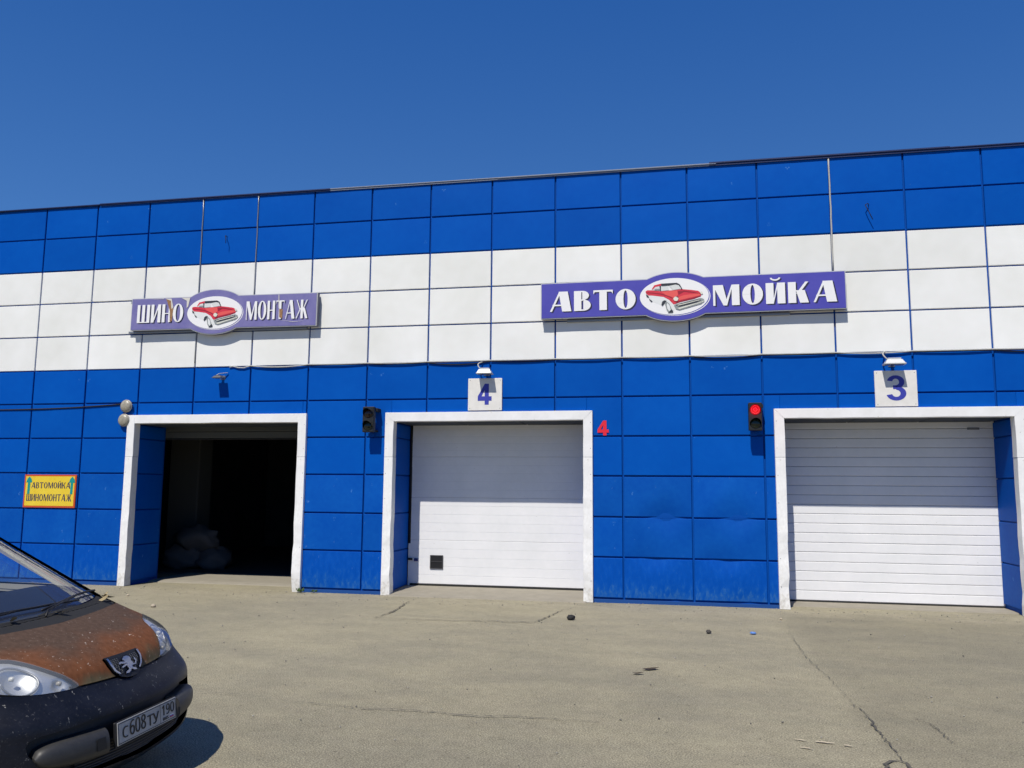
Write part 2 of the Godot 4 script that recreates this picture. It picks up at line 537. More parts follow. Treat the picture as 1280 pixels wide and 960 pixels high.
# ------------------------------------------------------------------ ground
func make_ground() -> void:
	var n1 := FastNoiseLite.new(); n1.seed = 61; n1.frequency = 0.35; n1.fractal_octaves = 4
	var n2 := FastNoiseLite.new(); n2.seed = 62; n2.frequency = 1.6; n2.fractal_octaves = 3
	var n3 := FastNoiseLite.new(); n3.seed = 63; n3.frequency = 0.12; n3.fractal_octaves = 2
	var xs := [-400.0, -150.0, -60.0, -25.0, -12.0]
	for i in 241: xs.append(-8.0 + i * 0.125)
	xs.append_array([26.0, 40.0, 80.0, 160.0, 400.0])
	var zs := [-400.0, -120.0, -40.0, -15.0, -4.0]
	for i in 151: zs.append(-1.0 + i * 0.11)
	zs.append_array([17.0, 20.0, 30.0, 60.0, 150.0, 400.0])
	var st := SurfaceTool.new()
	st.begin(Mesh.PRIMITIVE_TRIANGLES)
	st.set_smooth_group(0)
	for z in zs:
		for x in xs:
			var a := n1.get_noise_2d(x * 0.8, z * 1.2)
			var b := n2.get_noise_2d(x * 0.7, z * 1.25)
			var c := n3.get_noise_2d(x, z)
			var k := 0.442 * (1.0 + 0.10 * a + 0.12 * b + 0.09 * c)
			var seam := 12.05 + 0.05 * sin(z * 3.0)
			k *= 1.0 - 0.17 * smoothstep(seam - 0.10, seam + 0.10, x) * clampf((z - 0.2) * 2.0, 0.0, 1.0)      # the lane laid later, right of the long crack
			k *= 1.0 - 0.06 * smoothstep(3.5, 7.5, z)
			var sand := clampf(0.5 + 1.4 * a + 0.7 * b, 0.0, 1.0)        # dust blown over the older asphalt
			var col := Color(k * 1.0, k * 0.905, k * 0.62).lerp(Color(k * 0.94, k * 0.86, k * 0.61), 1.0 - sand)
			var wall := clampf(1.0 - absf(z - 0.35 - 0.5 * a) / 0.5, 0.0, 1.0) * 0.35
			col = col.lerp(Color(0.54, 0.48, 0.36), wall * clampf(0.6 + b, 0.0, 1.0))
			st.set_color(col)
			var y := 0.008 * a + 0.003 * b
			if z < 0.25: y *= 0.3
			if absf(x) > 30.0 or absf(z) > 30.0: y = 0.0
			st.add_vertex(Vector3(x, y - 0.004, z))
	var nx := xs.size()
	for j in zs.size() - 1:
		for i in nx - 1:
			var p := j * nx + i
			for q in [p, p + 1, p + nx + 1, p, p + nx + 1, p + nx]: st.add_index(q)
	var g := build("ground", st, M.asphalt)
	tag(g, "dusty grey-beige asphalt yard in front of the car wash", "", "", "structure")
	# cracks: strips of dark grit lying in the asphalt
	var cm := textured(tex(mottled(128, lin(0.055, 0.05, 0.04), lin(0.15, 0.135, 0.105), 0.06, 0.3, 0.5, 47)), 4.0, 0.95)
	rng.seed = 71
	crack([[7.87, 6.24], [8.43, 6.33], [8.91, 6.31], [9.39, 6.34], [9.8, 6.28], [10.25, 6.3]], 0.018, cm, g)
	crack([[7.87, 6.24], [7.4, 6.12], [6.9, 6.15]], 0.008, cm, g)
	crack([[12.1, 5.33], [12.13, 5.62], [12.12, 6.01], [12.12, 6.29], [12.12, 6.59], [12.11, 6.72]], 0.022, cm, g)
	crack([[12.07, 1.4], [12.02, 2.6], [12.03, 3.6], [12.08, 4.6], [12.1, 5.33]], 0.008, cm, g)
	crack([[11.92, 7.1], [12.01, 6.84], [12.05, 6.76], [12.11, 6.72], [12.13, 6.77], [12.16, 6.9], [12.2, 7.1]], 0.03, cm, g)
	crack([[12.44, 5.65], [12.49, 5.75], [12.53, 5.92], [12.53, 6.1], [12.51, 6.33]], 0.014, cm, g)
	crack([[7.06, 2.19], [7.12, 1.6], [6.96, 0.66]], 0.035, cm, g)
	crack([[7.06, 2.19], [8.13, 2.17], [9.06, 2.08], [9.2, 1.4], [9.31, 0.7]], 0.028, cm, g)
	crack([[10.07, 1.59], [10.24, 1.52], [10.48, 1.56]], 0.012, cm, g)
	crack([[9.35, 2.2], [9.61, 2.15]], 0.02, cm, g)
	crack([[9.29, 2.69], [9.59, 2.83]], 0.012, cm, g)

func crack(way: Array, w: float, m: Material, parent: Node) -> void:
	var c := Curve2D.new()
	for p in way: c.add_point(Vector2(p[0], p[1]))
	var st := nst()
	var L := c.get_baked_length()
	var n := int(L / 0.035)
	var prev := []
	for i in n + 1:
		var t := float(i) / n
		var p := c.sample_baked(t * L)
		p += Vector2(rng.randf_range(-1, 1), rng.randf_range(-1, 1)) * 0.018
		p += Vector2(soft.get_noise_2d(p.x * 90.0, 3.0), soft.get_noise_2d(p.y * 90.0, 9.0)) * 0.07
		var k := w * rng.randf_range(0.15, 1.0) * (0.25 + 0.75 * sin(PI * clampf(t, 0.04, 0.96)))
		var dir := (c.sample_baked(minf(t * L + 0.05, L)) - c.sample_baked(maxf(t * L - 0.05, 0.0))).normalized()
		var s := Vector2(-dir.y, dir.x) * k * 0.5
		var cur := [Vector3(p.x - s.x, 0.009, p.y - s.y), Vector3(p.x + s.x, 0.009, p.y + s.y)]
		if i > 0: quad_out(st, prev[0], prev[1], cur[1], cur[0], Vector3(p.x, -5.0, p.y))
		prev = cur
	build("crack", st, m, parent)

# ------------------------------------------------------------------ building
func jamb(x_out: float, side: float, y0: float, y1: float, mitre: bool, sd: int) -> SurfaceTool:   # L-shaped sheet trim, side +1 when the opening lies towards +x
	var st := nst()
	var r := RandomNumberGenerator.new()
	r.seed = sd
	var n := 14
	var prof := [[0.0, 0.0], [0.003, 0.047], [0.006, 0.05], [TRIM - 0.004, 0.05], [TRIM, 0.046], [TRIM, -0.10]]
	var rows := []
	for i in n + 1:
		var f := float(i) / n
		var yy := lerpf(y0, y1, f)
		var low := clampf(1.0 - yy / 1.5, 0.0, 1.0)
		var bend := soft.get_noise_2d(yy * 60.0, sd * 31.0) * (0.005 + 0.022 * low)
		var bend2 := soft.get_noise_2d(yy * 70.0, sd * 57.0 + 9.0) * (0.005 + 0.020 * low)
		var row := []
		for p in prof:
			var y := yy
			if mitre and i == n: y = y1 - p[0]
			var inner: float = p[0] / TRIM
			row.append(Vector3(x_out + side * (p[0] + bend2 * inner), y, p[1] + (bend if p[1] > 0.01 else 0.0) * (0.3 + inner)))
		rows.append(row)
	for i in n:
		for k in prof.size() - 1:
			for q in ([[0, 0], [1, 1], [0, 1], [0, 0], [1, 0], [1, 1]] if side > 0.0 else [[0, 0], [0, 1], [1, 1], [0, 0], [1, 1], [1, 0]]):
				st.set_uv(Vector2((k + q[1]) / 5.0, 1.0 - float(i + q[0]) / n))
				st.add_vertex(rows[i + q[0]][k + q[1]])
	return st

func header(x0: float, x1: float, sd: int) -> SurfaceTool:
	var st := nst()
	var prof := [[0.0, 0.0], [0.003, 0.047], [0.006, 0.05], [TRIM - 0.004, 0.05], [TRIM, 0.046], [TRIM, -0.10]]
	var n := 10
	var rows := []
	for i in n + 1:
		var row := []
		for p in prof:
			var a: float = x0 + p[0]
			var b: float = x1 - p[0]
			var x := lerpf(a, b, float(i) / n)
			var w := soft.get_noise_2d(x * 50.0, sd * 41.0) * 0.005
			row.append(Vector3(x, FRAME_TOP - p[0] + w * p[0] / TRIM, p[1] + w))
		rows.append(row)
	for i in n:
		for k in prof.size() - 1:
			quad(st, rows[i][k + 1], rows[i + 1][k + 1], rows[i + 1][k], rows[i][k])
	return st

func wall_panels(b: Node3D) -> void:
	var id := 100
	for j in ROWS_Y.size() - 1:
		var top: float = ROWS_Y[j] - 0.011
		var low: float = ROWS_Y[j + 1] + 0.011
		var is_white := j >= 2 and j <= 4
		for i in COLS.size() - 1:
			id += 1
			var x0: float = COLS[i] + 0.0125
			var x1: float = COLS[i + 1] - 0.0125
			var pieces := [[x0, x1, low, top, 0]]
			for g in GATES:
				var a: float = g[0] + 0.09
				var c: float = g[1] - 0.09
				var cut: float = FRAME_TOP - 0.09
				var next := []
				for p in pieces:
					if p[2] >= cut or p[1] <= a or p[0] >= c:
						next.append(p)
						continue
					if p[0] < a: next.append([p[0], a, p[2], p[3], 1 if p[3] > cut else 0])
					if p[1] > c: next.append([c, p[1], p[2], p[3], 1 if p[3] > cut else 0])
					if p[3] > cut: next.append([maxf(p[0], a), minf(p[1], c), cut, p[3], 1])
				pieces = next
			for p in pieces:
				if p[1] - p[0] < 0.03: continue
				var dents := []
				var bulge := 0.0022
				if j >= 8 and x0 > 9.0 and x1 < 12.2:
					bulge = 0.005
					if j == 9 and p[1] - p[0] > 0.8: dents = [[0.62, 1.0, 0.5, 0.42, 0.042], [0.25, 0.0, 0.4, 0.3, 0.018]]
					elif j == 8 and p[1] - p[0] > 0.8: dents = [[0.62, 0.0, 0.55, 0.5, 0.045], [0.15, 1.0, 0.4, 0.5, 0.014]]
					elif j == 10 and p[1] - p[0] > 0.8: dents = [[0.45, 1.0, 0.5, 0.3, 0.036], [0.75, 0.0, 0.4, 0.4, 0.018]]
				elif j >= 7 and x0 < 6.5: bulge = 0.004
				if p[1] - p[0] < 0.15: bulge = 0.0
				var st := cassette(p[1] - p[0], p[3] - p[2], id * 7 + int(p[0] * 10.0), bulge, dents, p[4])
				var m: Material = M.white_tones[rng.randi() % 3] if is_white else (M.blue_low[rng.randi() % 3] if j == 10 else (M.worn_tones[rng.randi() % 3] if j >= 8 else M.blue_tones[rng.randi() % 3]))
				var o := build("white_panel" if is_white else "blue_panel", st, m, b)
				o.position = Vector3(p[0], p[2], rng.randf_range(-0.002, 0.002))

func reveal_panels(b: Node3D, g: int) -> void:
	var a: float = GATES[g][0] + TRIM - 0.004
	var c: float = GATES[g][1] - TRIM + 0.004
	var len := 0.69
	for j in range(6, ROWS_Y.size() - 1):
		var top: float = minf(ROWS_Y[j] - 0.009, FRAME_TOP - TRIM - 0.02)
		var low: float = ROWS_Y[j + 1] + 0.009
		var l := build("reveal_panel", cassette(len, top - low, 900 + g * 50 + j, 0.003), M.blue_worn if j > 8 else M.blue, b)
		l.rotation.y = PI / 2
		l.position = Vector3(a, low, -0.103)
		var r := build("reveal_panel", cassette(len, top - low, 930 + g * 50 + j, 0.003), M.blue_worn if j > 8 else M.blue, b)
		r.rotation.y = -PI / 2
		r.position = Vector3(c, low, -0.103 - len)
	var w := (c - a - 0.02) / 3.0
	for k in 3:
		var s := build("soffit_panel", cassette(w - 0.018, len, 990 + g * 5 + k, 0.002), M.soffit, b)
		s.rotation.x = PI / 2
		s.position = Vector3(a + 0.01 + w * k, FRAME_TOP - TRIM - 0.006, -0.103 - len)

func make_building() -> Node3D:
	var b := base("car_wash_building")
	tag(b, "long low car wash hall clad in blue and white metal cassettes", "building")
	# core walls behind the cladding
	var st := nst()
	var edges := [-4.05]
	for g in GATES:
		edges.append(g[0] + 0.11)
		edges.append(g[1] - 0.11)
	edges.append(19.05)
	for i in range(0, edges.size(), 2):
		box(st, Vector3(edges[i], -0.02, -0.86), Vector3(edges[i + 1], 6.39, -0.032))
	for g in GATES:
		box(st, Vector3(g[0] + 0.11, 2.66, -0.86), Vector3(g[1] - 0.11, 6.39, -0.032))
	build("wall", st, M.backing, b)
	st = nst()
	box(st, Vector3(-4.05, -0.02, -14.0), Vector3(-3.8, 6.3, -0.862))
	box(st, Vector3(18.8, -0.02, -14.0), Vector3(19.05, 6.3, -0.862))
	box(st, Vector3(-3.8, -0.02, -14.0), Vector3(18.8, 6.3, -13.75))
	build("rear_wall", st, M.backing, b)
	st = nst()
	box(st, Vector3(-3.798, 6.0, -13.748), Vector3(18.798, 6.15, -0.862))
	build("roof", st, M.matt_black, b)
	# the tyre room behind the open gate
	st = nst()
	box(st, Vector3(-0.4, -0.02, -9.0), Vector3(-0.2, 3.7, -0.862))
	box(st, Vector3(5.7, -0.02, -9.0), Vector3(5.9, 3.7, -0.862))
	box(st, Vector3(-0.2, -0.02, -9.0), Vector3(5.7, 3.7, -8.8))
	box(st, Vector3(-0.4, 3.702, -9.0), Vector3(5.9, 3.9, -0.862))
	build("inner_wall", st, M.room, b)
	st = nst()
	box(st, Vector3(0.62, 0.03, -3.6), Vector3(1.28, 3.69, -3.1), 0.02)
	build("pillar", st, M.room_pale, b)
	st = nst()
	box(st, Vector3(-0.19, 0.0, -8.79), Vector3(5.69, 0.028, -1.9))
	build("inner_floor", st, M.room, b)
	# skirting strip under the lowest panels, and the flashing along the roof edge
	for k in [[-4.05, 1.9], [5.03, 6.37], [9.54, 12.13], [15.32, 19.05]]:
		st = nst()
		box(st, Vector3(k[0], -0.02, -0.03), Vector3(k[1], 0.046, -0.006), 0.003)
		build("skirting", st, M.skirt, b)
	for k in [[-4.06, 1.05, 0.0, M.dark_blue, 0.0], [1.06, 5.3, 0.006, M.dark_blue, 0.003], [5.28, 8.1, 0.008, M.flashing, 0.0], [8.08, 11.4, 0.004, M.flashing, 0.003], [11.3, 14.6, 0.016, M.dark_blue, 0.006], [14.58, 19.06, 0.014, M.dark_blue, 0.0]]:
		st = nst()
		box(st, Vector3(k[0], 6.398 + k[2], -0.4), Vector3(k[1], 6.416 + k[2] + k[4], 0.034 + k[4]), 0.004)
		box(st, Vector3(k[0] + 0.002, 6.385, 0.012), Vector3(k[1] - 0.002, 6.397 + k[2], 0.022 + k[4] * 0.5))
		build("roof_flashing", st, k[3], b)
	wall_panels(b)
	for g in 3:
		reveal_panels(b, g)
		var f := base("gate_frame", Vector3.ZERO, b)
		var x0: float = GATES[g][0]
		var x1: float = GATES[g][1]
		build("trim_piece", jamb(x0, 1.0, 0.0, 2.07, false, 3 + g * 10), M.trim_low, f)
		build("trim_piece", jamb(x0, 1.0, 2.074, FRAME_TOP, true, 4 + g * 10), M.trim, f)
		build("trim_piece", jamb(x1, -1.0, 0.0, 2.07, false, 5 + g * 10), M.trim_low, f)
		build("trim_piece", jamb(x1, -1.0, 2.074, FRAME_TOP, true, 6 + g * 10), M.trim, f)
		build("trim_piece", header(x0 + 0.002, x1 - 0.002, 7 + g), M.trim, f)
		var sc := nst()
		for k in 7:
			for x in [x0 + 0.03, x1 - 0.03]:
				lathe(sc, [Vector2(0.006, 0), Vector2(0.004, 0.003), Vector2(0, 0.004)], 6, Transform3D(Basis(Vector3.RIGHT, PI / 2), Vector3(x, 0.3 + k * 0.38, 0.05)))
		tag(build("screw_heads", sc, M.grey_metal, f), "", "", "", "stuff")
	# concrete thresholds, rising a little to the doors
	for k in [[0, 0.03, -1.9, -0.62], [1, 0.062, -0.86, 0.10], [2, 0.010, -0.86, -0.30]]:
		st = nst()
		var x0: float = GATES[k[0]][0] + 0.10
		var x1: float = GATES[k[0]][1] - 0.10
		var pf := PackedVector2Array([Vector2(k[3] + 0.02, -0.02), Vector2(k[3], 0.008), Vector2(lerpf(k[3], -0.86, 0.3), 0.010 + k[1] * 0.4), Vector2(-0.75, k[1]), Vector2(k[2], k[1]), Vector2(k[2], -0.03)])
		for i in pf.size() - 1:
			quad(st, Vector3(x0, pf[i].y, pf[i].x), Vector3(x1, pf[i].y, pf[i].x), Vector3(x1, pf[i + 1].y, pf[i + 1].x), Vector3(x0, pf[i + 1].y, pf[i + 1].x))
		build("threshold", st, M.concrete, b)
	gate_four(b)
	gate_three(b)
	# raised door above the open gate
	var up := base("raised_door", Vector3.ZERO, b)
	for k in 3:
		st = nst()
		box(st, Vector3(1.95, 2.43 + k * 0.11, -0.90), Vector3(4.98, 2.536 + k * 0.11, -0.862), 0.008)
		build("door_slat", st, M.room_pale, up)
	st = nst()
	box(st, Vector3(1.95, 2.40, -0.897), Vector3(4.98, 2.428, -0.866), 0.004)
	build("bottom_seal", st, M.rubber, up)
	return b

func door_slat(x0: float, x1: float, y0: float, y1: float, sd: int, ribs: int, groove: float) -> SurfaceTool:
	var st := nst()
	st.set_smooth_group(0)
	var prof := []
	for k in ribs:
		var a := lerpf(y0, y1, float(k) / ribs)
		var c := lerpf(y0, y1, float(k + 1) / ribs)
		var e := groove if k > 0 else groove * 1.6
		var e2 := groove if k < ribs - 1 else groove * 1.6
		prof.append([a + 0.0008, -e])
		prof.append([a + e * 0.7, -e * 0.2])
		prof.append([a + e * 1.0, 0.0])
		prof.append([a + e * 2.0, 0.0])
		prof.append([c - e2 * 1.6, 0.0])
		prof.append([c - e2 * 0.8, 0.0])
		prof.append([c - e2 * 0.5, -e2 * 0.2])
		prof.append([c - 0.0008, -e2])
	var n := 10
	var rows := []
	for i in n + 1:
		var x := lerpf(x0, x1, float(i) / n)
		var row := []
		for p in prof: row.append(Vector3(x, p[0], REVEAL + p[1] + 0.0035 * soft.get_noise_2d(x * 22.0, p[0] * 30.0 + sd * 3.0)))
		rows.append(row)
	for i in n:
		for k in prof.size() - 1:
			quad(st, rows[i][k], rows[i + 1][k], rows[i + 1][k + 1], rows[i][k + 1])
	st.set_smooth_group(-1)
	for i in n:      # turned-back lower and upper edges
		var a: Vector3 = rows[i][0]
		var c: Vector3 = rows[i + 1][0]
		quad(st, Vector3(a.x, a.y, REVEAL - 0.04), Vector3(c.x, c.y, REVEAL - 0.04), c, a)
		a = rows[i][prof.size() - 1]
		c = rows[i + 1][prof.size() - 1]
		quad(st, a, c, Vector3(c.x, c.y, REVEAL - 0.04), Vector3(a.x, a.y, REVEAL - 0.04))
	return st

func gate_four(b: Node3D) -> void:
	var d := base("garage_door", Vector3.ZERO, b)
	var ys := [0.092, 0.776, 1.454, 2.107, 2.655]
	for k in 4:
		build("door_section", door_slat(6.53, 9.44, ys[k], ys[k + 1], k, 5, 0.0030), M.door, d)
	var st := nst()
	box(st, Vector3(6.53, 0.062, -0.83), Vector3(9.44, 0.090, -0.792), 0.006)
	build("bottom_seal", st, M.rubber, d)
	# small dark hatch in the lowest section
	st = nst()
	box(st, Vector3(6.868, 0.328, -0.80), Vector3(7.082, 0.542, -0.788), 0.004)
	var hatch := build("hatch", st, M.black, d)
	st = nst()
	for q in [rect(6.868, 0.33, 6.882, 0.54), rect(7.068, 0.33, 7.082, 0.54), rect(6.882, 0.528, 7.068, 0.54), rect(6.882, 0.33, 7.068, 0.342), rect(6.882, 0.438, 7.068, 0.448)]:
		prism(st, q, -0.788, -0.781, false)
	build("hatch_frame", st, mat(lin(0.05, 0.05, 0.052), 0.5), hatch)
	st = nst()
	box(st, Vector3(6.60, 0.44, -0.80), Vector3(6.665, 0.485, -0.775), 0.004)
	build("door_latch", st, mat(lin(0.02, 0.03, 0.16), 0.5), d)
	st = nst()
	box(st, Vector3(6.505, 0.455, -0.80), Vector3(6.57, 0.49, -0.765), 0.004)
	build("door_bolt", st, M.black, d)
	st = nst()
	box(st, Vector3(6.497, 0.72, -0.855), Vector3(6.532, 2.64, -0.80))
	box(st, Vector3(9.438, 0.06, -0.855), Vector3(9.45, 2.64, -0.80))
	build("side_rail", st, M.rubber, d)
	st = nst()
	box(st, Vector3(6.497, 0.06, -0.855), Vector3(6.532, 0.718, -0.80))
	build("side_rail", st, M.trim, d)

func gate_three(b: Node3D) -> void:
	var d := base("garage_door", Vector3.ZERO, b)
	var n := 19
	for k in n:
		var y0 := 0.03 + 2.63 * k / n
		build("door_slat", door_slat(12.22, 15.22, y0, y0 + 2.63 / n - 0.002, k + 20, 1, 0.0044), M.door, d)
	var st := nst()
	box(st, Vector3(12.22, 0.002, -0.83), Vector3(15.22, 0.028, -0.795), 0.005)
	build("bottom_seal", st, M.rubber, d)
	st = nst()
	box(st, Vector3(14.86, 2.50, -0.80), Vector3(15.02, 2.53, -0.788))
	build("door_tag", st, mat(lin(0.2, 0.2, 0.2), 0.5), d)

# ------------------------------------------------------------------ things on the front
const CAR_PRINT := [
	["white", [240, 400, 300, 398, 460, 425, 540, 475, 610, 545, 640, 600, 590, 640, 560, 545, 500, 500, 440, 550, 270, 475]],
	["red", [200, 330, 230, 315, 300, 318, 430, 338, 600, 330, 740, 320, 860, 335, 960, 352, 1012, 385, 1000, 440, 900, 472, 700, 512, 640, 532, 605, 540, 545, 472, 460, 422, 300, 398, 240, 392, 205, 362]],
	["light_red", [430, 345, 590, 335, 660, 330, 670, 400, 620, 440, 500, 400]],
	["light_red", [665, 440, 760, 408, 980, 392, 990, 420, 860, 445, 680, 480]],
	["dark_red", [205, 345, 300, 352, 430, 372, 560, 420, 600, 450, 590, 456, 540, 425, 420, 385, 300, 366, 208, 356]],
	["dark_red", [670, 345, 760, 340, 900, 365, 1000, 400, 900, 380, 760, 360, 680, 400]],
	["dark_red", [640, 500, 900, 445, 995, 425, 995, 438, 900, 470, 700, 510, 640, 528]],
	["red", [290, 305, 330, 245, 430, 225, 440, 250, 400, 262, 345, 272, 312, 306]],
	["dark", [428, 226, 655, 222, 700, 246, 738, 320, 722, 326, 686, 258, 640, 246, 548, 260, 430, 262]],
	["glass", [312, 306, 345, 272, 405, 264, 415, 320, 330, 324]],
	["glass", [426, 272, 530, 264, 545, 328, 425, 334]],
	["glass", [548, 263, 640, 250, 684, 260, 720, 312, 600, 328]],
	["dark", [404, 262, 426, 262, 426, 335, 412, 335]],
	["grey", [330, 300, 405, 300, 415, 322, 335, 324]],
	["dark", [205, 372, 240, 398, 252, 432, 214, 412]],
	["dark", [248, 440, 285, 470, 302, 484, 282, 494, 256, 462]],
	["dark", [428, 545, 440, 495, 470, 474, 505, 482, 474, 520, 446, 556]],
	["grey", [480, 520, 500, 490, 540, 520, 575, 600, 575, 650, 540, 660, 505, 620]],
	["white", [505, 540, 520, 515, 550, 560, 562, 620, 540, 640, 515, 600]],
	["dark", [545, 640, 575, 610, 600, 640, 590, 660, 520, 662]],
	["grey", [610, 550, 640, 538, 1000, 460, 1045, 480, 1050, 510, 1000, 545, 690, 625, 640, 610]],
	["dark", [636, 556, 700, 534, 985, 474, 1000, 500, 930, 530, 690, 582]],
	["pale", [660, 552, 980, 484, 985, 492, 668, 562]],
	["pale", [660, 598, 1010, 516, 1040, 500, 1040, 516, 690, 612]],
	["pale", [600, 460, 620, 432, 660, 425, 680, 455, 660, 492, 622, 490]],
	["dark", [640, 430, 670, 425, 680, 452, 660, 440]],
	["pale", [985, 372, 1020, 366, 1030, 395, 1005, 410]],
]

func shop_sign(called: String, label: String, out: PackedVector2Array, face: Material, ell: Array, words: Array, slant: float, pivot: Vector2) -> Node3D:
	var s := base(called, Vector3(pivot.x, pivot.y, 0.0))
	tag(s, label, "sign", "shop signs with a red car")
	var sh := func(p: PackedVector2Array) -> PackedVector2Array:
		var q := PackedVector2Array()
		for v in p: q.append(v - pivot)
		return q
	var o: PackedVector2Array = sh.call(out)
	var st := nst()
	prism(st, o, 0.03, 0.123)
	build("sign_box", st, mat(lin(0.10, 0.10, 0.16), 0.5), s)
	st = nst()
	prism(st, Geometry2D.offset_polygon(o, 0.003)[0], 0.110, 0.1245, false)
	build("sign_edge", st, M.pale_metal, s)
	st = nst()
	prism(st, Geometry2D.offset_polygon(o, -0.009)[0], 0.124, 0.130, false)
	build("sign_face", st, face, s)
	st = nst()
	for x in [o[0].x, 0.0]:
		pass
	box(st, Vector3(-1.6, -0.31, 0.004), Vector3(1.6, -0.275, 0.045), 0.003)
	box(st, Vector3(-1.6, 0.20, 0.004), Vector3(1.6, 0.24, 0.028), 0.003)
	build("mounting_rail", st, M.grey_metal, s)
	var c := Vector2(ell[0], ell[1]) - pivot
	st = nst()
	sheet(st, ellipse(c.x + 0.018, c.y - 0.012, ell[2] + 0.004, ell[3] + 0.004), 0.1315)
	build("oval_edge", st, M.print_white, s)
	st = nst()
	sheet(st, ellipse(c.x + 0.009, c.y - 0.006, ell[2] + 0.002, ell[3] + 0.002), 0.1325)
	build("oval_shade", st, face, s)
	st = nst()
	sheet(st, ellipse(c.x, c.y, ell[2], ell[3]), 0.1335)
	var oval := build("oval", st, M.print_white, s)
	var tones := {"white": Color(0.72, 0.74, 0.73), "red": Color(0.62, 0.035, 0.055), "light_red": Color(0.75, 0.10, 0.09), "dark_red": Color(0.30, 0.014, 0.03), "dark": Color(0.03, 0.035, 0.04), "glass": Color(0.66, 0.68, 0.66), "grey": Color(0.26, 0.29, 0.29), "pale": Color(0.70, 0.70, 0.60)}
	st = nst()
	var z := 0.1345
	for k in CAR_PRINT:
		st.set_color(tones[k[0]])
		var q := PackedVector2Array()
		for i in range(0, k[1].size(), 2): q.append(Vector2(c.x + (k[1][i] - 615.0) / 500.0 * ell[2], c.y - (k[1][i + 1] - 420.0) / 270.0 * ell[3]))
		sheet(st, q, z)
		z += 0.0004
	var pm := mat(Color.WHITE, 0.45)
	pm.vertex_color_use_as_albedo = true
	tag(build("printed_car", st, pm, oval), "printed picture of a red and white vintage car")
	for w in words:
		build("lettering_shade", lettering(w[0], w[1] - pivot.x + 0.020, w[2] - pivot.x + 0.020, w[3] - pivot.y - 0.016, w[4] - pivot.y - 0.016, 0.1312, w[5], w[6]), M.print_shadow, s)
		build("lettering", lettering(w[0], w[1] - pivot.x, w[2] - pivot.x, w[3] - pivot.y, w[4] - pivot.y, 0.1335, w[5], w[6]), M.print_white, s)
	s.rotation.z = slant
	return s

func make_signs() -> void:
	var o2 := Geometry2D.merge_polygons(rect(8.797, 4.135, 13.125, 4.675), ellipse(10.775, 4.400, 0.62, 0.363, 72))[0]
	shop_sign("car_wash_sign", "violet-blue lightbox sign with an oval red car reading АВТО МОЙКА", o2, M.purple, [10.76, 4.402, 0.493, 0.272],
		[["АВТО", 8.925, 10.205, 4.238, 4.540, 0.30, 0.07], ["МОЙКА", 11.305, 13.0, 4.238, 4.540, 0.30, 0.07]], 0.0035, Vector2(10.775, 4.4))
	var o1 := Geometry2D.merge_polygons(rect(1.885, 4.150, 5.19, 4.685), ellipse(3.395, 4.425, 0.60, 0.372, 72))[0]
	var s := shop_sign("tyre_service_sign", "faded cracked violet lightbox sign with an oval red car reading ШИНО МОНТАЖ", o1, M.faded, [3.41, 4.41, 0.49, 0.27],
		[["ШИНО", 2.0, 2.845, 4.272, 4.575, 0.22, 0.05], ["МОНТАЖ", 3.97, 5.04, 4.272, 4.575, 0.22, 0.05]], -0.005, Vector2(3.395, 4.425))
	# broken acrylic with rust behind it
	var st := nst()
	var pv := Vector2(3.395, 4.425)
	for q in [poly([2.52, 4.66, 2.60, 4.64, 2.66, 4.50, 2.65, 4.29, 2.61, 4.27, 2.60, 4.46, 2.55, 4.60]), poly([4.55, 4.44, 4.61, 4.43, 4.61, 4.28, 4.555, 4.30])]:
		var w := PackedVector2Array()
		for v in q: w.append(v - pv)
		sheet(st, w, 0.1362)
	tag(build("rust_stain", st, M.rust, s), "brown rusty tears in the sign face")
	st = nst()
	for q in [poly([2.50, 4.67, 2.62, 4.665, 2.66, 4.52, 2.63, 4.49, 2.61, 4.63]), poly([2.80, 4.672, 2.96, 4.672, 2.93, 4.52, 2.905, 4.50, 2.90, 4.62]), poly([4.528, 4.67, 4.54, 4.67, 4.55, 4.45, 4.538, 4.45]), poly([4.56, 4.255, 4.8, 4.225, 5.0, 4.235, 4.8, 4.218]), poly([2.2, 4.668, 2.48, 4.672, 2.48, 4.662])]:
		var w := PackedVector2Array()
		for v in q: w.append(v - pv)
		sheet(st, w, 0.1368)
	build("torn_edge", st, mat(lin(0.62, 0.60, 0.55), 0.6), s)

func bay_plate(x0: float, y0: float, x1: float, y1: float, digit: String, box_: Array, label: String) -> void:
	var p := base("bay_number_plate", Vector3(x0, y0, 0.0))
	tag(p, label, "sign", "bay number plates")
	var st := nst()
	box(st, Vector3(0, 0, 0.006), Vector3(x1 - x0, y1 - y0, 0.032), 0.004)
	build("plate", st, M.plate, p)
	digit_part(digit, Vector2(box_[0], box_[1]), Vector2(box_[2], box_[3]), 0.0335, M.digit, p)
	st = nst()
	for k in [[0.03, 0.03], [x1 - x0 - 0.03, 0.03], [0.03, y1 - y0 - 0.03], [x1 - x0 - 0.03, y1 - y0 - 0.03]]:
		lathe(st, [Vector2(0.007, 0), Vector2(0.004, 0.004), Vector2(0, 0.005)], 6, Transform3D(Basis(Vector3.RIGHT, PI / 2), Vector3(k[0], k[1], 0.032)))
	tag(build("screws", st, M.grey_metal, p), "", "", "", "stuff")

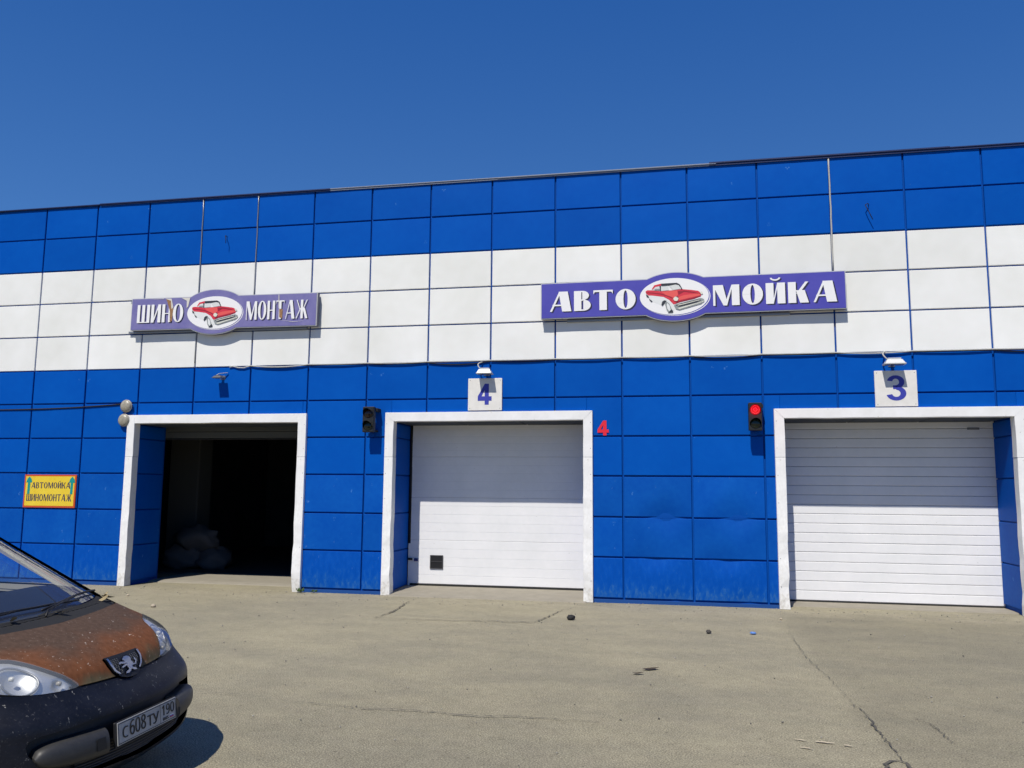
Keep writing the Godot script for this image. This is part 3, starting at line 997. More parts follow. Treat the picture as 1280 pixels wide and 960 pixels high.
func flood_lamp(at: Vector3, w: float, pale: bool, label: String, turn := 0.0) -> void:
	var l := base("flood_lamp", at)
	tag(l, label, "lamp", "small flood lamps above the gates")
	if turn > 0.0: l.scale = Vector3(1.0, 0.5, 1.0)
	var m: Material = M.pale_metal if pale else mat(lin(0.10, 0.10, 0.11), 0.5)
	var st := nst()       # flared hood facing down
	var a := [Vector3(-w * 0.36, 0.055, -0.05), Vector3(w * 0.36, 0.055, -0.05), Vector3(w * 0.36, 0.055, 0.05), Vector3(-w * 0.36, 0.055, 0.05)]
	var c := [Vector3(-w * 0.5, 0.0, -0.075), Vector3(w * 0.5, 0.0, -0.075), Vector3(w * 0.5, 0.0, 0.075), Vector3(-w * 0.5, 0.0, 0.075)]
	for k in 4: quad_out(st, a[k], a[(k + 1) % 4], c[(k + 1) % 4], c[k], Vector3(0, 0.02, 0))
	quad_out(st, a[0], a[1], a[2], a[3], Vector3.ZERO)
	box(st, Vector3(-w * 0.54, -0.016, -0.08), Vector3(w * 0.54, 0.002, 0.08), 0.004)
	build("hood", st, m, l)
	st = nst()
	box(st, Vector3(-w * 0.45, -0.022, -0.065), Vector3(w * 0.45, -0.017, 0.065))
	build("glass", st, mat(lin(0.1, 0.1, 0.1), 0.15), l)
	st = nst()
	for k in 4: box(st, Vector3(-w * 0.32, 0.055, -0.04 + k * 0.024), Vector3(w * 0.32, 0.078, -0.032 + k * 0.024))
	build("cooling_fin", st, m, l)
	st = nst()
	box(st, Vector3(-0.02, 0.02, -at.z + 0.002), Vector3(0.02, 0.045, -0.045), 0.003)
	box(st, Vector3(-0.045, -0.02, -at.z + 0.001), Vector3(0.045, 0.10, -at.z + 0.012), 0.003)
	build("bracket", st, M.grey_metal, l)
	st = nst()
	var pts := []
	for k in 9:
		var t := k / 8.0
		pts.append(Vector3(-w * 0.30 - 0.05 * sin(t * PI), 0.06 + t * 0.13 + 0.015 * sin(t * PI), lerpf(-0.02, -at.z + 0.022, t * t)))
	if turn > 0.0:
		for k in 9: pts[k].x += turn * (k / 8.0)
	tube(st, pts, 0.010)
	build("lamp_cable", st, M.cable, l)

func signal_light(at: Vector3, red_on: bool, label: String) -> void:
	var t := base("signal_light", at)        # back of the housing against the wall
	tag(t, label, "traffic light", "two-lens signal lights beside the gates")
	var st := nst()
	box(st, Vector3(-0.092, -0.195, 0.150), Vector3(0.092, 0.195, 0.240), 0.010)
	build("housing", st, mat(lin(0.012, 0.013, 0.012), 0.45), t)
	st = nst()
	box(st, Vector3(0.02, 0.13, 0.002), Vector3(0.115, 0.18, 0.155), 0.004)
	box(st, Vector3(0.0, -0.18, 0.002), Vector3(0.08, -0.15, 0.155), 0.004)
	build("bracket", st, M.matt_black, t)
	st = nst()
	box(st, Vector3(-0.06, -0.255, 0.02), Vector3(0.03, -0.197, 0.06), 0.004)
	build("junction_box", st, M.backing, t)
	for k in 2:
		var cy := 0.095 - 0.19 * k
		var on := red_on and k == 0
		var turn := Basis(Vector3.RIGHT, PI / 2)
		st = nst()
		lathe(st, [Vector2(0.072, 0.0), Vector2(0.071, 0.006), Vector2(0.05, 0.016), Vector2(0.0, 0.022)], 28, Transform3D(turn, Vector3(0, cy, 0.240)))
		var lm: StandardMaterial3D
		if on:
			lm = mat(lin(0.35, 0.004, 0.012), 0.25)
			lm.emission_enabled = true
			lm.emission = Color(1.0, 0.06, 0.14)
			lm.emission_energy_multiplier = 0.42
		else:
			lm = mat(lin(0.02, 0.008, 0.008) if k == 0 else lin(0.008, 0.018, 0.012), 0.12)
		var lens := build("lens", st, lm, t)
		if on:
			st = nst()
			for q in 26:
				var ring := 0.024 if q < 8 else 0.054
				var ang := TAU * q / (8.0 if q < 8 else 18.0)
				lathe(st, [Vector2(0.0055, 0), Vector2(0.004, 0.003), Vector2(0, 0.004)], 6, Transform3D(turn, Vector3(cos(ang) * ring, cy + sin(ang) * ring, 0.240 + (0.0185 if q < 8 else 0.0135))))
			var dm := mat(lin(0.6, 0.05, 0.08), 0.3)
			dm.emission_enabled = true
			dm.emission = Color(1.0, 0.34, 0.38)
			dm.emission_energy_multiplier = 0.9
			tag(build("diodes", st, dm, lens), "", "", "", "stuff")
			var om := OmniLight3D.new()
			om.light_color = Color(1.0, 0.06, 0.12)
			om.light_energy = 0.02
			om.light_size = 0.07
			om.omni_range = 8.0
			om.omni_attenuation = 2.0
			om.shadow_enabled = true
			put(om, "red_glow", t)
			om.position = Vector3(0, cy, 0.37)
		st = nst()       # visor: an open hood round the upper half of the lens
		st.set_smooth_group(0)
		var n := 20
		for q in n:
			var a0 := lerpf(-0.25, PI + 0.25, float(q) / n)
			var a1 := lerpf(-0.25, PI + 0.25, float(q + 1) / n)
			var l0 := 0.02 + 0.075 * maxf(0.0, sin(a0))
			var l1 := 0.02 + 0.075 * maxf(0.0, sin(a1))
			for rr in [0.078, 0.0745]:
				var p0 := Vector3(cos(a0) * rr, cy + sin(a0) * rr, 0.238)
				var p1 := Vector3(cos(a1) * rr, cy + sin(a1) * rr, 0.238)
				var p2 := p1 + Vector3(0, -0.008, l1)
				var p3 := p0 + Vector3(0, -0.008, l0)
				if rr > 0.076: quad(st, p1, p0, p3, p2)
				else: quad(st, p0, p1, p2, p3)
		build("visor", st, mat(lin(0.018, 0.019, 0.018), 0.4), t)

func run_tube(called: String, label: String, category: String, pts: Array, r: float, m: Material, group := "") -> void:
	var st := nst()
	tube(st, pts, r)
	tag(build(called, st, m), label, category, group)

func make_fittings() -> void:
	bay_plate(7.663, 2.774, 8.190, 3.262, "4", [0.153, 0.085, 0.368, 0.405], "square off-white plate with a blue number 4 above the middle gate")
	bay_plate(13.465, 2.770, 14.012, 3.267, "3", [0.150, 0.080, 0.408, 0.430], "square off-white plate with a blue number 3 above the right gate")
	flood_lamp(Vector3(7.945, 3.325, 0.140), 0.22, true, "small pale grey flood lamp over the middle gate, above the plate with the 4")
	flood_lamp(Vector3(13.70, 3.345, 0.160), 0.26, true, "pale grey flood lamp over the right gate, above the plate with the 3")
	flood_lamp(Vector3(3.545, 3.335, 0.13), 0.15, false, "small dark grey flood lamp above the open gate with no plate under it", 0.14)
	signal_light(Vector3(6.15, 2.635, 0.0), false, "black two-lens signal light with both lenses dark")
	signal_light(Vector3(11.845, 2.63, 0.0), true, "black two-lens signal light with its upper lens lit red")
	# two domed warning lamps
	for k in 2:
		var l := base("dome_lamp", Vector3(1.845 if k == 0 else 1.82, 2.905 if k == 0 else 2.672, 0.0))
		tag(l, "upper of two round beige dome lamps left of the open gate" if k == 0 else "lower of two round beige dome lamps left of the open gate", "lamp", "round dome lamps")
		var turn := Basis(Vector3.RIGHT, PI / 2)
		var st := nst()
		lathe(st, [Vector2(0.0, 0.0), Vector2(0.06, 0.0), Vector2(0.06, 0.03), Vector2(0.102, 0.032), Vector2(0.106, 0.04), Vector2(0.106, 0.055), Vector2(0.098, 0.06)], 28, Transform3D(turn, Vector3.ZERO))
		build("rim", st, mat(lin(0.36, 0.34, 0.29), 0.45, 0.2), l)
		st = nst()
		var prof := []
		for q in 9:
			var a := q / 8.0 * PI / 2
			prof.append(Vector2(0.098 * cos(a), 0.058 + 0.045 * sin(a)))
		lathe(st, prof, 28, Transform3D(turn, Vector3.ZERO))
		build("dome", st, textured(tex(mottled(128, lin(0.22, 0.20, 0.155), lin(0.46, 0.43, 0.35), 0.03, 0.12, 0.4, 80 + k)), 4.0, 0.35), l)
	# yellow direction board
	var y := base("direction_board", Vector3(0.0, 1.227, 0.0))
	tag(y, "yellow board with teal arrows reading АВТОМОЙКА ШИНОМОНТАЖ", "sign")
	var st := nst()
	box(st, Vector3(-0.005, 0, 0.006), Vector3(0.985, 0.545, 0.020), 0.002)
	build("board", st, mat(lin(0.55, 0.075, 0.012), 0.5), y)
	st = nst()
	sheet(st, rect(0.022, 0.03, 0.955, 0.518), 0.0215)
	build("yellow_face", st, textured(tex(mottled(128, lin(0.72, 0.50, 0.02), lin(0.82, 0.62, 0.05), 0.02, 0.1, 0.3, 90)), 1.2, 0.45), y)
	var ink := mat(lin(0.06, 0.05, 0.075), 0.5)
	build("lettering", lettering("АВТОМОЙКА", 0.135, 0.88, 0.318, 0.418, 0.0228, 0.21, 0.09), ink, y)
	build("lettering", lettering("ШИНОМОНТАЖ", 0.055, 0.915, 0.108, 0.222, 0.0228, 0.21, 0.09), ink, y)
	for x in [0.085, 0.905]:
		st = nst()
		var q := PackedVector2Array()
		for v in [[-0.024, 0.225], [0.024, 0.225], [0.024, 0.415], [0.058, 0.415], [0.04, 0.475], [0.0, 0.515], [-0.04, 0.475], [-0.058, 0.415], [-0.024, 0.415]]: q.append(Vector2(x + v[0] + (v[1] - 0.22) * 0.02, v[1]))
		sheet(st, q, 0.0245)
		build("arrow", st, mat(lin(0.0, 0.27, 0.24), 0.5), y)
	# painted red number
	var rd := base("painted_number", Vector3(9.625, 2.385, 0.006))
	tag(rd, "small red number 4 stuck to the blue wall right of the middle gate", "number")
	digit_part("4", Vector2(0, 0.004), Vector2(0.165, 0.222), 0.0035, mat(lin(0.70, 0.012, 0.03), 0.5), rd)
	# cables
	var pts := []
	var pts2 := []
	rng.seed = 99
	for i in range(8, 21):
		var x0: float = COLS[i]
		var x1: float = COLS[i + 1]
		if i == 8: x0 = 4.03
		var sag := 0.003 + 0.03 * pow(rng.randf(), 2.5)
		var slack := 0.002 + 0.05 * pow(rng.randf(), 3.0)
		for k in 8:
			var t := k / 8.0
			pts.append(Vector3(lerpf(x0, x1, t), 3.537 - sag * 4.0 * t * (1.0 - t), 0.022 + 0.01 * sin(PI * t)))
			pts2.append(Vector3(lerpf(x0, x1, t), 3.523 - slack * 4.0 * t * (1.0 - t), 0.018))
	var head := [Vector3(3.66, 3.52, 0.015), Vector3(3.72, 3.535, 0.02), Vector3(3.82, 3.51, 0.022), Vector3(3.92, 3.505, 0.022)]
	run_tube("power_cable", "pale grey cable sagging along the seam between white and blue panels", "cable", head + pts, 0.011, M.cable, "")
	run_tube("power_cable", "thin dark cable slung just under the pale seam cable", "cable", pts2, 0.007, M.matt_black, "")
	pts = []
	for k in 25:
		var t := k / 24.0
		pts.append(Vector3(lerpf(-4.0, 1.76, t), 2.945 - 0.10 * 4.0 * pow(t, 1.5) * (1.0 - t), 0.012))
	run_tube("power_cable", "black cable drooping across the blue panels to the dome lamps", "cable", pts, 0.010, M.matt_black, "")
	for k in [[3.026, 3.60, "grey conduit running from the roof down behind the tyre sign's left half"], [4.03, 4.66, "grey conduit running from the roof down to the tyre sign's right half"], [12.984, 4.72, "pale conduit running from the roof down to the right end of the АВТО МОЙКА sign"]]:
		var q := []
		for j in 12:
			var t := j / 11.0
			q.append(Vector3(k[0] + 0.008 * soft.get_noise_2d(t * 200.0, k[0] * 50.0), lerpf(6.41, k[1], t), 0.008))
		run_tube("conduit", k[2], "conduit", q, 0.012 if k[0] > 10.0 else 0.009, M.cable if k[0] > 10.0 else M.grey_metal, "conduits from the roof edge")
	run_tube("wire_stub", "short black wire hook poking from the blue panel above the tyre sign", "wire", [Vector3(3.49, 5.72, 0.0), Vector3(3.485, 5.722, 0.05), Vector3(3.505, 5.71, 0.085), Vector3(3.52, 5.66, 0.09), Vector3(3.52, 5.58, 0.085)], 0.006, M.matt_black, "wire ends poking from the wall")
	run_tube("wire_stub", "short black wire hook poking from the blue panel near the long white conduit", "wire", [Vector3(13.50, 5.66, 0.0), Vector3(13.48, 5.665, 0.05), Vector3(13.44, 5.64, 0.07), Vector3(13.47, 5.56, 0.08), Vector3(13.53, 5.42, 0.075)], 0.006, M.matt_black, "wire ends poking from the wall")

# ------------------------------------------------------------------ the car: x forward, y up, z towards its right side; origin on the ground under the number plate
const SHELL := [   # x, y on the centre line, half width, how far the edge sweeps back, how far it drops
	[-0.10, 0.125, 0.78, 0.43, 0.0], [-0.012, 0.195, 0.82, 0.44, 0.0], [-0.002, 0.30, 0.835, 0.45, 0.0], [-0.015, 0.42, 0.845, 0.45, 0.0],
	[-0.035, 0.50, 0.85, 0.45, 0.0], [-0.115, 0.585, 0.85, 0.47, -0.03], [-0.165, 0.67, 0.85, 0.46, -0.03], [-0.27, 0.745, 0.84, 0.42, 0.0],
	[-0.45, 0.81, 0.805, 0.36, 0.0], [-0.66, 0.865, 0.78, 0.22, 0.0], [-0.73, 0.885, 0.77, 0.2, 0.0], [-1.3, 1.20, 0.705, 0.22, 0.02],
	[-1.95, 1.53, 0.61, 0.15, 0.04], [-2.6, 1.61, 0.60, 0.04, 0.06], [-3.25, 1.59, 0.60, -0.02, 0.06], [-3.60, 1.45, 0.62, -0.06, 0.04],
	[-3.72, 0.95, 0.76, -0.12, 0.0], [-3.75, 0.5, 0.83, -0.15, 0.0], [-3.70, 0.2, 0.78, -0.15, 0.0]]
var side_y := []

func shell_row(s: float) -> Array:
	var n := SHELL.size()
	s = clampf(s, 0.0, n - 1.000001)
	var i := int(s)
	var f := s - i
	var out := []
	for k in 5:
		out.append(cubic_interpolate(SHELL[i][k], SHELL[mini(i + 1, n - 1)][k], SHELL[maxi(i - 1, 0)][k], SHELL[mini(i + 2, n - 1)][k], f))
	return out

func shell(c: float, s: float) -> Vector3:
	var r := shell_row(s)
	var a := minf(absf(c), 1.0) * PI / 2
	var k := 1.0 - cos(a)
	return Vector3(r[0] - r[3] * pow(k, 1.15), r[1] - r[4] * k, r[2] * sin(a) * signf(c))

func flank(x: float, y: float, sg: float) -> Vector3:
	if side_y.is_empty():
		for s in 13: side_y.append(Vector2(SHELL[s][1] - SHELL[s][4], SHELL[s][2]))
	var w: float = side_y[0].y
	for i in side_y.size() - 1:
		if y >= side_y[i].x: w = lerpf(side_y[i].y, side_y[i + 1].y, clampf((y - side_y[i].x) / (side_y[i + 1].x - side_y[i].x), 0.0, 1.0))
	return Vector3(x, y, (w - 0.06 * pow(clampf((-x - 2.4) / 1.3, 0.0, 1.0), 2.0)) * sg)

func round_off(p: PackedVector2Array, n := 6) -> PackedVector2Array:    # a closed smooth curve through the points
	var out := PackedVector2Array()
	var k := p.size()
	for i in k:
		for j in n:
			out.append(p[i].cubic_interpolate(p[(i + 1) % k], p[(i + k - 1) % k], p[(i + 2) % k], float(j) / n))
	return out

# a piece of a curved surface inside an outline in its two parameters, with an edge turned inwards
func skin(st: SurfaceTool, f: Callable, outline: PackedVector2Array, off: float, rim: float, du: float, dv: float, tone = null) -> void:
	var at := func(u: float, v: float) -> Array:
		var e := 0.004
		var p: Vector3 = f.call(u, v)
		var n: Vector3 = (f.call(u + e, v) - f.call(u - e, v)).cross(f.call(u, v + e) - f.call(u, v - e))
		n = n.normalized()
		if n.dot(p - Vector3(clampf(p.x, -3.2, -0.6), 0.5, 0.0)) < 0.0: n = -n
		return [p, n]
	var lo := outline[0]
	var hi := outline[0]
	for q in outline:
		lo = lo.min(q)
		hi = hi.max(q)
	var i0 := int(floor(lo.x / du))
	var j0 := int(floor(lo.y / dv))
	for i in range(i0, int(ceil(hi.x / du))):
		for j in range(j0, int(ceil(hi.y / dv))):
			var cell := rect(i * du, j * dv, (i + 1) * du, (j + 1) * dv)
			for part in Geometry2D.intersect_polygons(cell, outline):
				var ix := Geometry2D.triangulate_polygon(part)
				var vs := []
				for q in part: vs.append(at.call(q.x, q.y))
				for k in range(0, ix.size(), 3):
					var t := [ix[k], ix[k + 1], ix[k + 2]]
					var nn: Vector3 = (vs[t[1]][0] - vs[t[0]][0]).cross(vs[t[2]][0] - vs[t[0]][0])
					if nn.dot(vs[t[0]][1]) > 0.0: t.reverse()
					for m in t:
						st.set_normal(vs[m][1])
						if tone != null: st.set_color((tone as Callable).call(part[m].x, part[m].y, vs[m][0]))
						st.set_uv(Vector2(vs[m][0].z / 1.7 + 0.5, -vs[m][0].x / 0.95))
						st.add_vertex(vs[m][0] + vs[m][1] * off)
	if rim <= 0.0: return
	for i in outline.size():
		var a := outline[i]
		var b := outline[(i + 1) % outline.size()]
		var n := maxi(1, int(maxf(absf(b.x - a.x) / du, absf(b.y - a.y) / dv)))
		for k in n:
			var p := a.lerp(b, float(k) / n)
			var q := a.lerp(b, float(k + 1) / n)
			var P: Array = at.call(p.x, p.y)
			var Q: Array = at.call(q.x, q.y)
			var v0: Vector3 = P[0] + P[1] * off
			var v1: Vector3 = Q[0] + Q[1] * off
			var v2: Vector3 = Q[0] + Q[1] * (off - rim)
			var v3: Vector3 = P[0] + P[1] * (off - rim)
			var nr := (v1 - v0).cross(v3 - v0).normalized()
			for v in [v0, v1, v2, v0, v2, v3]:
				st.set_normal(nr)
				st.set_uv(Vector2(P[0].z / 1.7 + 0.5, -P[0].x / 0.95))
				if tone != null: st.set_color((tone as Callable).call(p.x, p.y, v))
				st.add_vertex(v)

func lamp_bowl(c: float, s: float) -> Vector3:     # the inside of a headlight: a round dish and a smaller one for the indicator
	var p := shell(c, s)
	var n := Vector3(0.75, 0.45, 0.4 * signf(c)).normalized()
	var sink := 0.026
	for k in [[0.50, 6.15, 0.105, 0.05], [0.345, 5.55, 0.045, 0.02]]:
		var d := p.distance_to(shell(k[0] * signf(c), k[1])) / float(k[2])
		if d < 1.0: sink += k[3] * (1.0 - d * d) * (1.0 - d * d)
	return p - n * sink

func strip_face(c: float, s: float) -> Vector3:    # the face of the rub strips
	return shell(c, s) + Vector3(0.9, 0.0, 0.42 * signf(c)) * 0.0345

func mirror(p: PackedVector2Array, sg: float) -> PackedVector2Array:
	if sg > 0.0: return p
	var q := PackedVector2Array()
	for v in p: q.append(Vector2(-v.x, v.y))
	q.reverse()
	return q

func both(called: String, outline: PackedVector2Array, off: float, rim: float, m: Material, car: Node, label := "") -> void:
	for sg in [1.0, -1.0]:
		var st := nst()
		skin(st, shell, mirror(outline, sg), off, rim, 0.04, 0.2)
		var o := build(called, st, m, car, false)
		if label: o.set_meta("label", label)

func wheel(car: Node, at: Vector3, sg: float) -> void:
	var w := base("wheel", at, car)
	var turn := Basis(Vector3.RIGHT, PI / 2 * sg)
	var st := nst()
	lathe(st, [Vector2(0.20, -0.09), Vector2(0.27, -0.095), Vector2(0.292, -0.07), Vector2(0.295, 0.0), Vector2(0.292, 0.07), Vector2(0.27, 0.095), Vector2(0.20, 0.085), Vector2(0.195, 0.02)], 40, Transform3D(turn, Vector3.ZERO))
	build("tyre", st, M.rubber, w)
	st = nst()
	lathe(st, [Vector2(0.20, 0.02), Vector2(0.198, 0.086), Vector2(0.185, 0.075), Vector2(0.15, 0.05), Vector2(0.07, 0.065), Vector2(0.0, 0.07)], 40, Transform3D(turn, Vector3.ZERO))
	build("rim", st, M.grey_metal, w)

# the bonnet's paint seen from above: bare olive primer in front, rust in the middle, brown at the back, bird and tree specks
func bonnet_picture() -> Image:
	var n1 := FastNoiseLite.new(); n1.seed = 111; n1.frequency = 2.6; n1.fractal_octaves = 4
	var n2 := FastNoiseLite.new(); n2.seed = 112; n2.frequency = 26.0; n2.fractal_octaves = 4
	var W := 768
	var H := 448
	var out := PackedByteArray()
	out.resize(W * H * 3)
	var xs := [-0.02, -0.115, -0.165, -0.27, -0.45, -0.66, -0.8]
	for j in H:
		var x := -0.95 * (j + 0.5) / H
		for i in W:
			var z := ((i + 0.5) / W - 0.5) * 1.7
			var ca := sqrt(maxf(0.0, 1.0 - pow(clampf(z / 0.84, -1.0, 1.0), 2.0)))
			var xc := x + 0.42 * pow(1.0 - ca, 1.15)
			var s := 4.0
			for k in 6:
				if xc <= xs[k]: s = 4.0 + k + clampf((xs[k] - xc) / (xs[k] - xs[k + 1]), 0.0, 1.0)
			var a := n1.get_noise_2d(x * 1.3, z)
			var b := n2.get_noise_2d(x, z)
			var k := s + 0.9 * a + 0.14 * b + 0.25 * sin(z * 4.0 + 1.0)
			var c := Vector3(0.130, 0.104, 0.058).lerp(Vector3(0.170, 0.066, 0.030), smoothstep(5.35, 6.15, k))
			c = c.lerp(Vector3(0.090, 0.058, 0.042), smoothstep(6.2, 8.0, k))
			c *= 1.0 + 0.28 * b
			var col := Color(c.x, c.y, c.z).linear_to_srgb()
			var at := (j * W + i) * 3
			out[at] = int(col.r * 255.0); out[at + 1] = int(col.g * 255.0); out[at + 2] = int(col.b * 255.0)
	var im := Image.create_from_data(W, H, false, Image.FORMAT_RGB8, out)
	flecks(im, 1300, lin(0.40, 0.36, 0.31), 2, 106)
	flecks(im, 240, lin(0.66, 0.62, 0.56), 4, 108)
	flecks(im, 500, lin(0.04, 0.03, 0.025), 2, 107)
	return im

func make_car() -> void:
	var car := base("parked_car", Vector3(8.002, 0.0, 8.11))
	car.basis = Basis(Vector3.UP, 0.025) * Basis(Vector3.RIGHT, 0.02)
	tag(car, "small dark blue dusty car with a rusty brown bonnet parked in the yard", "car")
	# paint: dark navy under dust and splashes
	var nav := mottled(1024, lin(0.004, 0.005, 0.009), lin(0.017, 0.019, 0.028), 0.008, 0.06, 0.4, 101)
	flecks(nav, 4200, lin(0.10, 0.098, 0.09), 4, 102)
	flecks(nav, 650, lin(0.40, 0.38, 0.33), 4, 103, 2)
	flecks(nav, 260, lin(0.30, 0.29, 0.26), 7, 104)
	flecks(nav, 120, lin(0.22, 0.22, 0.21), 3, 109, 9)
	M.navy = textured(tex(nav), 1.0 / 1.3, 0.42, false)
	M.navy.metallic_specular = 0.35
	M.trim_plastic = textured(tex(mottled(256, lin(0.022, 0.022, 0.023), lin(0.045, 0.044, 0.042), 0.03, 0.15, 0.4, 108)), 2.0, 0.5, false)
	M.chrome = mat(lin(0.55, 0.56, 0.57), 0.32, 1.0)
	var sect: Array

	# bonnet: paint burnt through to rust in the middle, olive primer at the front edge, brown-grey at the back
	var hl_in := [0.27, 5.24, 0.315, 5.95, 0.362, 6.45, 0.408, 6.97, 0.455, 7.31, 0.53, 7.47, 0.71, 7.46, 0.745, 7.8, 0.795, 8.5]
	var outline := PackedVector2Array([Vector2(0, 5.15)])
	for i in range(0, hl_in.size(), 2): outline.append(Vector2(hl_in[i], hl_in[i + 1]))
	outline.append_array(poly([0.5, 8.62, 0.25, 8.58, 0.0, 8.5, -0.25, 8.58, -0.5, 8.62]))
	for i in range(hl_in.size() - 2, -1, -2): outline.append(Vector2(-hl_in[i], hl_in[i + 1]))
	M.hood = mat(Color.WHITE, 0.72, 0.0, 0.18)
	M.hood.albedo_texture = tex(bonnet_picture())
	var st := nst()
	skin(st, shell, outline, 0.0, 0.03, 0.02, 0.1)
	tag(build("bonnet", st, M.hood, car, false), "rusty brown bonnet with bare primer and white specks")

	st = nst()
	skin(st, shell, poly([-0.30, 4.95, 0.30, 4.95, 0.30, 5.35, -0.30, 5.35]), -0.02, 0.0, 0.04, 0.1)
	build("bonnet_gap", st, M.black, car, false)
	# bumper with the dark opening
	var half := poly([0, 5.03, 0.27, 5.14, 0.39, 5.17, 0.5, 5.26, 0.6, 5.40, 0.66, 5.62, 1.0, 5.62, 1.0, 0.0, 0.0, 0.0, 0.0, 0.95, 0.15, 1.08, 0.34, 1.2, 0.47, 1.55, 0.55, 2.2, 0.587, 2.57, 0.593, 2.9, 0.573, 3.13, 0.515, 3.28, 0.42, 3.32, 0.28, 3.44, 0.1, 3.42, 0.0, 3.37])
	st = nst()
	for sg in [1.0, -1.0]: skin(st, shell, mirror(half, sg), 0.0, 0.05, 0.04, 0.2)
	build("bumper", st, M.navy, car, false)
	var hole := poly([0, 0.95, 0.15, 1.08, 0.34, 1.2, 0.47, 1.55, 0.55, 2.2, 0.587, 2.57, 0.593, 2.9, 0.573, 3.13, 0.515, 3.28, 0.42, 3.32, 0.28, 3.44, 0.1, 3.42, 0.0, 3.37])
	var whole := hole.duplicate()
	for i in range(hole.size() - 2, 0, -1): whole.append(Vector2(-hole[i].x, hole[i].y))
	st = nst()
	skin(st, shell, whole, -0.05, 0.0, 0.04, 0.2)
	var gr := build("grille", st, M.black, car, false)
	for k in 9:
		st = nst()
		var s := 1.15 + 0.13 * k
		var pts := []
		var reach := 0.22 if k > 5 else 0.36
		for i in 15:
			var c := lerpf(-reach, reach, i / 14.0)
			pts.append(shell(c, s) + Vector3(-0.035, 0, 0))
		tube(st, pts, 0.006, 5)
		build("grille_bar", st, M.trim_plastic, gr)
	for sg in [1.0, -1.0]:
		st = nst()
		st.set_smooth_group(0)
		var rows := []
		var n := 22
		for i in n + 1:
			var u := float(i) / n
			var c: float = lerpf(0.232, 0.562, u) * sg
			var tip := sqrt(maxf(0.0, 1.0 - pow(u, 5.0)))
			var mid_s := lerpf(2.27, 2.36, u)
			var half_s := 0.56 * (0.16 + 0.84 * tip) * lerpf(1.0, 0.92, u)
			var row := []
			for k in 15:
				var th := PI * k / 14.0
				var up := signf(cos(th)) * pow(absf(cos(th)), 0.75)
				var out := -0.045 + (0.045 + 0.034 * (0.35 + 0.65 * tip)) * pow(sin(th), 0.55)
				row.append(shell(c, mid_s + half_s * up) + Vector3(0.9, 0.0, 0.42 * sg) * out)
			rows.append(row)
		for i in n:
			for k in 14:
				if sg > 0.0: quad(st, rows[i][k + 1], rows[i + 1][k + 1], rows[i + 1][k], rows[i][k])
				else: quad(st, rows[i][k], rows[i + 1][k], rows[i + 1][k + 1], rows[i][k + 1])
		st.set_smooth_group(-1)
		for k in range(1, 14): quad_out(st, rows[0][0], rows[0][0], rows[0][k], rows[0][k + 1], rows[3][7])
		for k in range(1, 14): quad_out(st, rows[n][0], rows[n][0], rows[n][k], rows[n][k + 1], rows[n - 3][7])
		build("rub_strip", st, M.trim_plastic, car)
	st = nst()
	var tow := shell(0.335, 2.36)
	for k in 1:
		skin(st, strip_face, poly([0.25, 2.10, 0.298, 2.10, 0.296, 2.56, 0.254, 2.56]), 0.003, 0.0, 0.02, 0.1)
	tag(build("tow_eye_hole", st, M.black, car, false), "square black hole in the near rub strip")

	# headlights
	var hl := round_off(poly([0.272, 5.24, 0.315, 5.93, 0.362, 6.43, 0.408, 6.95, 0.455, 7.29, 0.53, 7.45, 0.64, 7.48, 0.71, 7.40, 0.725, 7.05, 0.705, 6.55, 0.67, 6.05, 0.62, 5.58, 0.5, 5.30, 0.39, 5.20]), 4)
	var lens_m := mat(lin(0.75, 0.78, 0.78, 0.14), 0.1)
	lens_m.transparency = BaseMaterial3D.TRANSPARENCY_ALPHA
	var bowl_m := mat(lin(0.62, 0.64, 0.65), 0.42, 0.6)
	for sg in [1.0, -1.0]:
		var h := base("headlight", Vector3.ZERO, car)
		h.set_meta("label", "headlight on the camera side" if sg > 0.0 else "headlight on the wall side")
		st = nst()
		skin(st, shell, mirror(hl, sg), 0.003, 0.0, 0.03, 0.15)
		build("lens", st, lens_m, h, false)
		st = nst()
		skin(st, lamp_bowl, mirror(hl, sg), 0.0, 0.0, 0.02, 0.1)
		for i in hl.size():
			var a: Vector2 = mirror(hl, sg)[i]
			var b: Vector2 = mirror(hl, sg)[(i + 1) % hl.size()]
			var p0 := shell(a.x, a.y)
			var p1 := shell(b.x, b.y)
			var back := Vector3(-0.035, -0.01, -0.01 * sg)
			for v in [p0, p1, p1 + back, p0, p1 + back, p0 + back]:
				st.set_normal((p1 - p0).cross(back).normalized())
				st.add_vertex(v)
		build("housing", st, bowl_m, h, false)
		st = nst()         # dark sealing line round the lens
		for i in hl.size():
			var q0: Vector2 = mirror(hl, sg)[i]
			var q1: Vector2 = mirror(hl, sg)[(i + 1) % hl.size()]
			var mid := Vector2(0.52 * sg, 6.4)
			var o0 := mid + (q0 - mid) * Vector2(1.075, 1.11)
			var o1 := mid + (q1 - mid) * Vector2(1.075, 1.11)
			quad_out(st, shell(q0.x, q0.y) , shell(q1.x, q1.y), shell(o1.x, o1.y) + Vector3(-0.008, -0.004, 0), shell(o0.x, o0.y) + Vector3(-0.008, -0.004, 0), Vector3(-1.5, 0.3, 0))
		build("seal", st, M.black, h)
		st = nst()
		var ring := []
		for k in 33:
			var a := TAU * k / 32.0
			ring.append(lamp_bowl((0.50 + 0.078 * cos(a)) * sg, 6.15 + 0.80 * sin(a)) + Vector3(0.010, 0.006, 0.004 * sg))
		tube(st, ring, 0.005, 6)
		build("reflector_ring", st, M.grey_metal, h)
